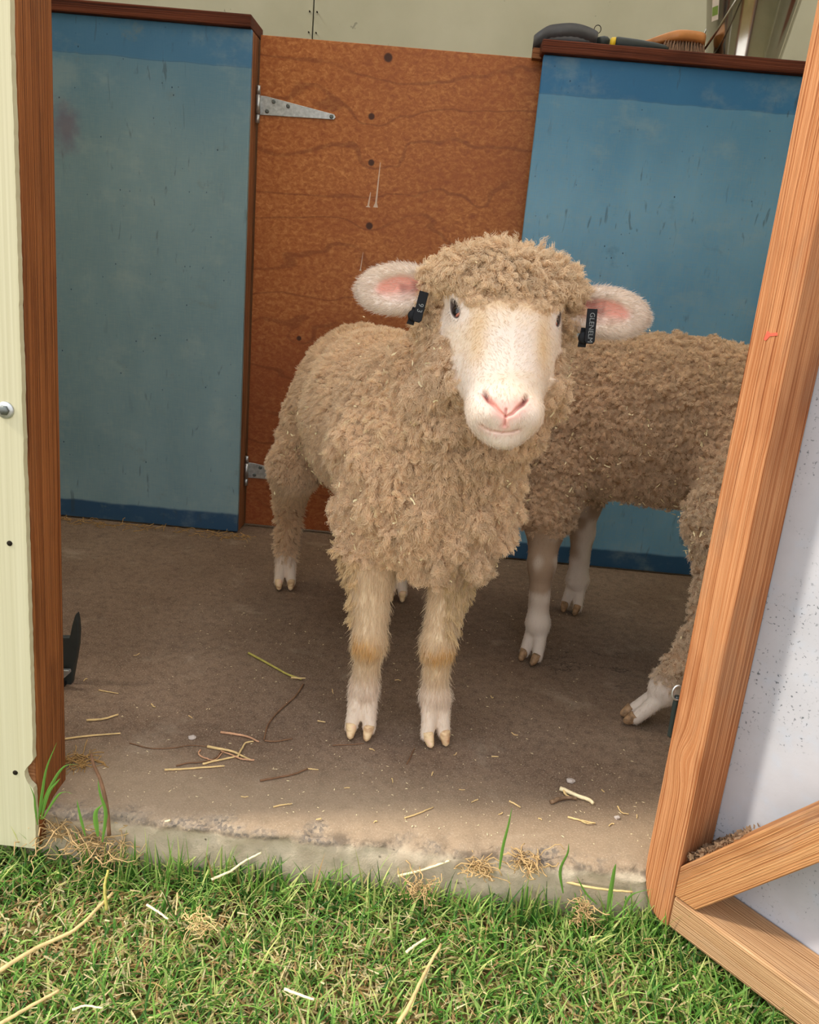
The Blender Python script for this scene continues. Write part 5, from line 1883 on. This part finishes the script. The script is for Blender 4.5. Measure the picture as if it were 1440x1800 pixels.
le = np.where(dm[:, None], le + 0.5, le)
add_bl(blades(xy, GZ, hh, 0.0018 + 0.0022 * rg.random(n), le, colr, 3))
# longer upright blades along the slab
n = 520
xx = rg.uniform(-0.5, 0.42, n)
cl_ = sstep(vnoise(np.stack([xx, 0 * xx, 0 * xx], 1), 14, 3), -0.2, 0.5)
xx = xx[rg.random(n) < 0.25 + 0.75 * cl_]; n = len(xx)
xy2 = np.stack([xx, -1.182 - 0.035 * rg.random(n)], 1)
c2, _ = grass_cols(n, 5, 0.06)
add_bl(blades(xy2, GZ, 0.045 + 0.035 * rg.random(n), 0.0026 + 0.0014 * rg.random(n), np.abs(rg.normal(size=(n, 1))) * 0.22 + 0.08, c2 * 0.9, 6, K=6))
# mown turf carrying on round the camera
n = 26000
xy3 = np.stack([rg.uniform(-1.7, 1.9, n), -1.2 - rg.random(n) * 1.3], 1)
m = (xy3[:, 0] < -0.64) | (xy3[:, 0] > 0.72) | (xy3[:, 1] < -1.68)
xy3 = xy3[m]; n = len(xy3)
c3, _ = grass_cols(n, 8, 0.15)
add_bl(blades(xy3, GZ, 0.022 + 0.022 * rg.random(n), 0.0022 + 0.002 * rg.random(n), np.abs(rg.normal(size=(n, 1))) * 0.45 + 0.35, c3, 9, K=4))
# cut clippings lying on the turf
n = 11000
rgc = np.random.default_rng(91)
xy = np.stack([rgc.uniform(-0.62, 0.5, n), -1.22 - 0.46 * rgc.random(n)], 1)
keep = rgc.random(n) < 0.25 + 0.75 * np.exp(-(((xy[:, 0] + 0.1) / 0.3) ** 2 + ((xy[:, 1] + 1.55) / 0.12) ** 2))
xy = xy[keep]; n = len(xy)
a = rgc.random(n) * 6.283; L = 0.002 + 0.006 * rgc.random(n) ** 1.5; w = 0.0004 + 0.0007 * rgc.random(n)
z = GZ + 0.012 + 0.018 * rgc.random(n)
d = np.stack([np.cos(a), np.sin(a), rgc.normal(size=n) * 0.35], 1); s_ = np.stack([-np.sin(a), np.cos(a), rgc.normal(size=n) * 0.3], 1)
C0 = np.stack([xy[:, 0], xy[:, 1], z], 1)
Vv = np.stack([C0 - d * L[:, None] - s_ * w[:, None], C0 + d * L[:, None] - s_ * w[:, None] * 0.5, C0 + d * L[:, None] + s_ * w[:, None] * 0.5, C0 - d * L[:, None] + s_ * w[:, None]], 1).reshape(-1, 3)
V4 = Vv; F4 = np.arange(4 * n).reshape(-1, 4)
C4 = np.repeat(np.array([srgb(214, 190, 140), srgb(180, 146, 98), srgb(222, 208, 160)])[rgc.integers(0, 3, n)] * (0.8 + 0.3 * rgc.random((n, 1))), 4, 0)
add_bl((V4, F4, C4))
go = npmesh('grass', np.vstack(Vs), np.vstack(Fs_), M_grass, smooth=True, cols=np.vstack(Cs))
tag(go, 'short green lawn grass with dry blades in front of the shed', 'grass', kind='stuff')



# ------------------------------------------------------------------ straw and twigs
def stalk(name, px, mat, r, label, cat='straw', z=0.0, lift=0.0, group=None, taper=0.7, wob=0.0006, zs=None):
    pts = []
    for i, (x, y) in enumerate(px):
        zz_ = (zs[i] if zs else z) + r + 0.0004
        pts.append(on_z(x, y, zz_))
    pts = smooth_path(pts, 18)
    t = np.linspace(0, 1, 18)
    pts[:, 2] += lift * np.sin(t * math.pi)
    pts[:, :2] += rng.normal(size=(18, 2)) * wob * 0.4
    o = tube(name, pts, r * (1 - (1 - taper) * t), mat, sides=7)
    return tag(o, label, cat, group)


S_ = stalk
S_('straw_stalk', [(437, 1148), (458, 1159), (480, 1171), (505, 1185), (530, 1194)], M_greenstalk, 0.0024, 'thick yellow green stalk lying on the concrete left of the front legs')
S_('straw_stalk', [(512, 1191), (524, 1192), (537, 1192)], M_straw, 0.0016, 'pale split end lying against the yellow green stalk', z=0.003)
S_('twig', [(533, 1203), (518, 1225), (492, 1248), (472, 1272), (464, 1300)], M_twig, 0.0017, 'thin brown twig curving down from the yellow green stalk', 'twig')
S_('straw_stalk', [(290, 1353), (330, 1351), (395, 1346)], M_straw, 0.0016, 'straight pale straw in front of the tangled pile')
S_('straw_stalk', [(356, 1343), (385, 1336), (418, 1329)], M_straw, 0.0017, 'short pale straw just behind the straight one')
S_('dry_stem', [(388, 1287), (410, 1290), (432, 1294), (456, 1304)], M_pinkstalk, 0.0020, 'pinkish dry stem at the top of the tangled pile', 'stem')
S_('dry_stem', [(365, 1312), (385, 1316), (412, 1322), (440, 1336)], M_straw, 0.0022, 'thick bent straw crossing the tangled pile')
S_('dry_stem', [(352, 1318), (349, 1326), (362, 1333), (378, 1336), (392, 1322)], M_pinkstalk, 0.0013, 'looped dry stem at the left end of the tangled pile', 'stem')
S_('dry_stem', [(418, 1330), (424, 1318), (432, 1306), (446, 1303)], M_straw, 0.0015, 'upturned straw at the right end of the tangled pile', z=0.002)
S_('dry_stem', [(447, 1336), (425, 1334), (405, 1326), (388, 1320)], M_pinkstalk, 0.0013, 'thin pinkish stem under the thick bent straw', 'stem', z=0.001)
S_('twig', [(465, 1302), (485, 1303), (514, 1298)], M_twig, 0.0014, 'short reddish twig pointing right from the tangled pile', 'twig')
S_('twig', [(457, 1372), (490, 1366), (515, 1361), (541, 1351)], M_twig, 0.0016, 'brown twig with a side bud in front of the twisted stems', 'twig')
S_('straw_stalk', [(540, 1351), (550, 1352), (560, 1353)], M_straw, 0.0011, 'pale tip beyond the brown twig')
S_('twig', [(228, 1306), (262, 1315), (300, 1315), (335, 1310), (368, 1313)], M_twig, 0.0009, 'long hair-thin stem wandering left from the pile', 'twig')
S_('twig', [(310, 1346), (330, 1341), (352, 1340), (378, 1333), (388, 1322)], M_twig, 0.0012, 'thin dark stem arching behind the straight straw', 'twig')
S_('straw_stalk', [(152, 1266), (180, 1264), (208, 1256)], M_straw, 0.0019, 'curved pale straw near the left jamb, upper one')
S_('straw_stalk', [(112, 1299), (160, 1293), (212, 1289)], M_straw, 0.0016, 'long pale straw touching the left jamb')
S_('straw_stalk', [(174, 1213), (190, 1216), (208, 1219)], M_straw, 0.0011, 'thin short straw right of the dark trough')
S_('straw_stalk', [(712, 1438), (735, 1430), (762, 1419)], M_straw, 0.0012, 'thin straw near the front edge of the slab')
S_('twig', [(715, 1343), (722, 1330), (729, 1315)], M_twig, 0.0011, 'short brown twig in front of the right forefoot', 'twig')
S_('twig', [(585, 1310), (612, 1309), (640, 1307)], M_twig, 0.0009, 'fine curved twig just under the left forefoot', 'twig')
S_('straw_stalk', [(480, 1418), (495, 1415), (512, 1413)], M_straw, 0.0012, 'small straw near the slab edge left of centre')
S_('straw_stalk', [(998, 1436), (1022, 1442), (1046, 1447)], M_straw, 0.0014, 'pale straw lying below the dry husk')
S_('straw_stalk', [(1086, 1417), (1093, 1428), (1105, 1431)], M_straw, 0.0011, 'small bent straw near the door stile')
S_('straw_stalk', [(1022, 1443), (1032, 1447), (1047, 1446)], M_straw, 0.0010, 'curled straw sliver below the dry husk', z=0.002)
S_('straw_stalk', [(895, 1408), (905, 1413), (915, 1419)], M_straw, 0.0013, 'stubby straw near the tall grass clump')
S_('straw_stalk', [(985, 1386), (1000, 1392), (1016, 1399), (1036, 1406), (1043, 1412)], M_chaff, 0.0035, 'thick pale dry husk lying on the concrete', 'husk')
S_('dry_stem', [(968, 1410), (984, 1404), (1000, 1402), (1014, 1404)], M_litter, 0.0032, 'brown crumpled stem beside the pale husk', 'stem')
S_('dry_stem', [(990, 1386), (994, 1396), (1003, 1402)], M_straw, 0.0018, 'short golden stub behind the pale husk', z=0.002)
for i, (x, y) in enumerate([(300, 990), (318, 992)]):
    pass

# short fragments that look alike
frag = [(585, 1215), (700, 1196), (812, 1388), (835, 1408), (654, 1318), (690, 1372), (870, 1330), (905, 1290), (760, 1360), (610, 1385), (565, 1268), (240, 1150), (150, 1195), (950, 1440), (1060, 1390), (1075, 1450), (880, 1430), (660, 1445), (560, 1440), (430, 1400), (335, 1260), (270, 1240), (865, 1225), (1120, 1435), (800, 1325)]
for (x, y) in frag:
    a = rng.random() * 3.14; L = rng.uniform(6, 15)
    dx, dy = L * math.cos(a), L * 0.55 * math.sin(a)
    S_('straw_fragment', [(x - dx / 2, y - dy / 2), (x, y + rng.uniform(-2, 2)), (x + dx / 2, y + dy / 2)], M_straw, rng.uniform(0.0007, 0.0012), 'tiny straw fragment lying loose on the open concrete floor', group='tiny straw fragments on the floor')

# straws lying on the grass
gz = -0.045
S_('straw_stalk', [(185, 1481), (240, 1460), (299, 1442)], M_chaff, 0.0021, 'pale straw leaning from the lawn onto the slab edge', zs=[-0.05, -0.03, -0.004])
S_('straw_stalk', [(0, 1706), (60, 1668), (110, 1646), (140, 1628), (170, 1598), (198, 1570)], M_straw, 0.0025, 'long bleached straw stalk across the left of the lawn', z=gz)
S_('straw_stalk', [(188, 1600), (184, 1560), (190, 1530)], M_greenstalk, 0.0022, 'yellow leaf sheath standing off the long bleached stalk', zs=[-0.05, -0.03, -0.02])
S_('straw_stalk', [(0, 1800), (55, 1768), (104, 1741)], M_straw, 0.0021, 'pale straw at the bottom left corner of the lawn', z=gz)
S_('straw_stalk', [(372, 1546), (404, 1532), (430, 1514), (459, 1499)], M_chaff, 0.0018, 'pale kinked straw against the slab face left of centre', zs=[-0.05, -0.045, -0.04, -0.03])
S_('straw_stalk', [(972, 1543), (1020, 1556), (1060, 1563), (1112, 1568)], M_straw, 0.0019, 'pale straw lying across grass tips near the door', z=-0.035)
S_('straw_stalk', [(701, 1800), (722, 1762), (746, 1712), (775, 1660)], M_straw, 0.0024, 'pale straw pointing up the lawn at bottom centre', z=gz)
S_('straw_stalk', [(258, 1590), (277, 1602), (296, 1616)], M_chaff, 0.0016, 'short white straw on the left part of the lawn', z=gz)
S_('straw_stalk', [(714, 1674), (730, 1662), (749, 1649)], M_chaff, 0.0018, 'short thick straw piece at the middle of the lawn', z=gz)
S_('straw_stalk', [(500, 1738), (530, 1750), (552, 1757)], M_chaff, 0.0018, 'short white straw near the bottom of the lawn', z=gz)
S_('straw_stalk', [(312, 1570), (311, 1590), (309, 1608)], M_straw, 0.0012, 'folded dry blade beside the short white straw', z=-0.04)
S_('straw_stalk', [(700, 1540), (740, 1530), (790, 1513)], M_chaff, 0.0020, 'pale straw resting on grass below the slab centre', zs=[-0.05, -0.04, -0.02])
S_('straw_stalk', [(128, 1775), (150, 1768), (180, 1772)], M_chaff, 0.0014, 'small pale straw at the lower left of the lawn', z=gz)

# pebbles
def pebble(x, y, r, label, z=0.0, mat=None):
    c = on_z(x, y, z + r * 0.5)
    bm = bmesh.new()
    bmesh.ops.create_icosphere(bm, subdivisions=2, radius=r)
    for v in bm.verts:
        v.co = Vector((v.co.x * 1.2, v.co.y * 0.9, v.co.z * 0.6)) * (1 + 0.25 * random.uniform(-1, 1))
    o = bmobj('pebble', bm, mat or plain('pale_stone', srgb(190, 176, 164), 0.8), None, Matrix.Translation(c), smooth=False)
    return tag(o, label, 'pebble')


pebble(1003, 1372, 0.0055, 'pale pebble behind the dry husk')
pebble(1085, 1437, 0.0038, 'small white pebble close to the door stile')
pebble(338, 1296, 0.0050, 'small pinkish stone at the left of the tangled pile')

# fine chaff over the floor
rgf = np.random.default_rng(17)
n = 520
u = rgf.random(n); v = rgf.random(n)
xy = np.stack([-0.45 + 0.82 * u, -1.14 + 1.1 * v ** 1.6], 1)
a = rgf.random(n) * 6.283; L = 0.0008 + 0.0028 * rgf.random(n) ** 2.2; w = 0.0004 + 0.0006 * rgf.random(n)
d = np.stack([np.cos(a), np.sin(a), 0 * a], 1); s_ = np.stack([-np.sin(a), np.cos(a), 0 * a], 1)
C0 = np.stack([xy[:, 0], xy[:, 1], np.full(n, 0.0008)], 1)
H_ = np.array([0, 0, 0.0007])
Vv = np.stack([C0 - d * L[:, None], C0 + s_ * w[:, None], C0 + d * L[:, None], C0 - s_ * w[:, None], C0 + H_], 1).reshape(-1, 3)
i5 = np.arange(n)[:, None] * 5
Ft = np.vstack([i5 + np.array(k) for k in ((0, 3, 4), (3, 2, 4), (2, 1, 4), (1, 0, 4))])
o = npmesh('floor_chaff', Vv, Ft, M_chaff, smooth=False)
tag(o, 'fine pale chaff crumbs sprinkled over the concrete floor', 'chaff', kind='stuff')


# wispy hay along the foot of the left partition
def wisps(n, box_, seed, L, r, zmax=0.01, curl=1.0):
    rg = np.random.default_rng(seed)
    Vl, Fl, o_ = [], [[], []], 0
    for i in range(n):
        x = rg.uniform(box_[0], box_[1]); y = rg.uniform(box_[2], box_[3]); z = rg.uniform(0.001, zmax) + box_[4]
        a = rg.random() * 6.283; l = L * rg.uniform(0.4, 1.3)
        p = [np.array((x, y, z))]
        for k in range(5):
            a += rg.normal() * 0.45 * curl
            p.append(p[-1] + np.array((math.cos(a), math.sin(a), rg.normal() * 0.35 * curl)) * l / 5)
        p = np.array(p); p[:, 2] = np.maximum(p[:, 2], box_[4] + r)
        V, F = tube_arrays(p, r * rg.uniform(0.6, 1.2), 5)
        Vl.append(V); Fl[0].append(F[0] + o_); Fl[1].append(F[1] + o_); o_ += len(V)
    return np.vstack(Vl), [np.vstack(Fl[0]), np.vstack(Fl[1])]


M_hay = plain('golden_hay', srgb(176, 138, 84), 0.7, 0.2, noise=0.3, nscale=90)
V_, F_ = wisps(110, (-0.97, -0.44, -0.05, -0.012, 0.0), 4, 0.03, 0.0008, 0.006)
tag(npmesh('hay_wisps', V_, F_, M_hay), 'wispy hay swept along the foot of the left blue partition', 'hay', kind='stuff')


# clumps of dead grass at the slab edge
def dead_clump(x, y, z, n, spread_, L, label, seed, mat=M_straw, r=0.0007, h=0.03):
    c = on_z(x, y, z)
    V, F = wisps(n, (c[0] - spread_, c[0] + spread_, c[1] - spread_ * 0.5, c[1] + spread_ * 0.3, z - h * 0.5), seed, L, r, h, 1.6)
    o = npmesh('dead_grass_clump', V, F, mat)
    return tag(o, label, 'dead grass')


M_dead = plain('dead_grass_tan', srgb(190, 158, 110), 0.7, 0.2, noise=0.25, nscale=70)
dead_clump(842, 1524, -0.020, 60, 0.012, 0.028, 'tan dead grass clump at slab edge left of the larger one', 1, M_dead, 0.0008, 0.02)
dead_clump(928, 1512, -0.010, 85, 0.016, 0.028, 'largest tan dead grass clump hanging over the slab edge', 2, M_dead, 0.0009, 0.02)
dead_clump(1028, 1606, -0.052, 45, 0.010, 0.024, 'tan dead roots in the lawn nearest the open door', 3, M_dead)
dead_clump(735, 1560, -0.045, 45, 0.012, 0.026, 'brown dead grass below the slab right of centre', 4, M_dead)
dead_clump(120, 1455, -0.030, 85, 0.030, 0.055, 'straggly dead grass mat beside the foot of the left jamb', 5, M_dead, 0.0007, 0.03)
dead_clump(185, 1492, -0.045, 60, 0.024, 0.045, 'dead grass roots left of the slab straw', 6, M_dead, 0.0007, 0.03)
dead_clump(140, 1335, 0.004, 50, 0.020, 0.035, 'dry hay bits in the corner behind the left jamb', 7, M_hay, 0.0007, 0.008)
dead_clump(350, 1622, -0.052, 40, 0.012, 0.022, 'pale dead grass knot in the left of the lawn', 8, M_straw)


# green tufts against the jamb
def tuft(name, blades_, label):
    Vl, Fl, Cl, o_ = [], [], [], 0
    for (pix, Yv, w) in blades_:
        p = smooth_path([on_y(x, y, Yv) for x, y in pix], 14)
        for i in range(14):
            t = i / 13
            ww = w * (1 - t ** 2.2) * (0.55 + 0.9 * min(1, t * 4)) / 1.45 + 0.0002
            Vl += [p[i] - np.array([ww / 2, 0.0, 0]), p[i] + np.array([0, -ww * 0.25, 0]), p[i] + np.array([ww / 2, 0.0, 0])]
        for i in range(13):
            for k in (0, 1):
                Fl.append((o_ + i * 3 + k, o_ + i * 3 + k + 1, o_ + i * 3 + 4 + k, o_ + i * 3 + 3 + k))
        o_ += 42
        Cl += [np.array(srgb(112, 158, 66)) * random.uniform(0.8, 1.15)] * 42
    o = npmesh(name, np.array(Vl), np.array(Fl), M_grass, cols=np.array(Cl))
    return tag(o, label, 'grass')


tuft('grass_tuft', [([(68, 1440), (74, 1395), (82, 1350), (100, 1305)], -1.215, 0.004), ([(70, 1430), (88, 1385), (112, 1348), (140, 1343)], -1.21, 0.005),
                    ([(72, 1440), (85, 1395), (100, 1375), (106, 1368)], -1.212, 0.004), ([(66, 1450), (62, 1420), (60, 1400), (52, 1380)], -1.22, 0.003),
                    ([(75, 1440), (100, 1400), (115, 1392), (128, 1396)], -1.212, 0.0035)], 'green grass tuft growing up against the foot of the left jamb')
tuft('grass_tuft', [([(180, 1480), (186, 1430), (176, 1395), (172, 1370)], -1.19, 0.005), ([(172, 1470), (168, 1430), (182, 1412)], -1.19, 0.007),
                    ([(150, 1470), (140, 1430), (135, 1405)], -1.19, 0.004)], 'green shoots standing at the left end of the slab edge')
o = tube('weed_stem', smooth_path([on_y(192, 1468, -1.19), on_y(188, 1420, -1.185), on_y(178, 1375, -1.17), on_y(165, 1345, -1.15), on_y(160, 1325, -1.14)], 20), np.linspace(0.0028, 0.0018, 20), M_twig, sides=8)
tag(o, 'upright brown weed stem at the left end of the slab', 'stem')
for pix_, Y_, w_, lab_ in (
        ([(878, 1530), (884, 1490), (894, 1450), (900, 1420)], -1.19, 0.004, 'tall green blade behind the largest dead clump'),
        ([(990, 1570), (985, 1530), (998, 1500), (1000, 1482)], -1.195, 0.004, 'thin bent green blade right of the largest dead clump'),
        ([(1068, 1600), (1074, 1565), (1080, 1530), (1083, 1518)], -1.20, 0.006, 'broad upright green blade near the door stile'),
        ([(1050, 1590), (1030, 1570), (1014, 1540)], -1.20, 0.004, 'short green blade leaning left beside the broad upright one'),
        ([(1095, 1600), (1108, 1575), (1130, 1566), (1150, 1563)], -1.20, 0.004, 'green blade arching right towards the door stile')):
    tuft('tall_grass', [(pix_, Y_, w_)], lab_)
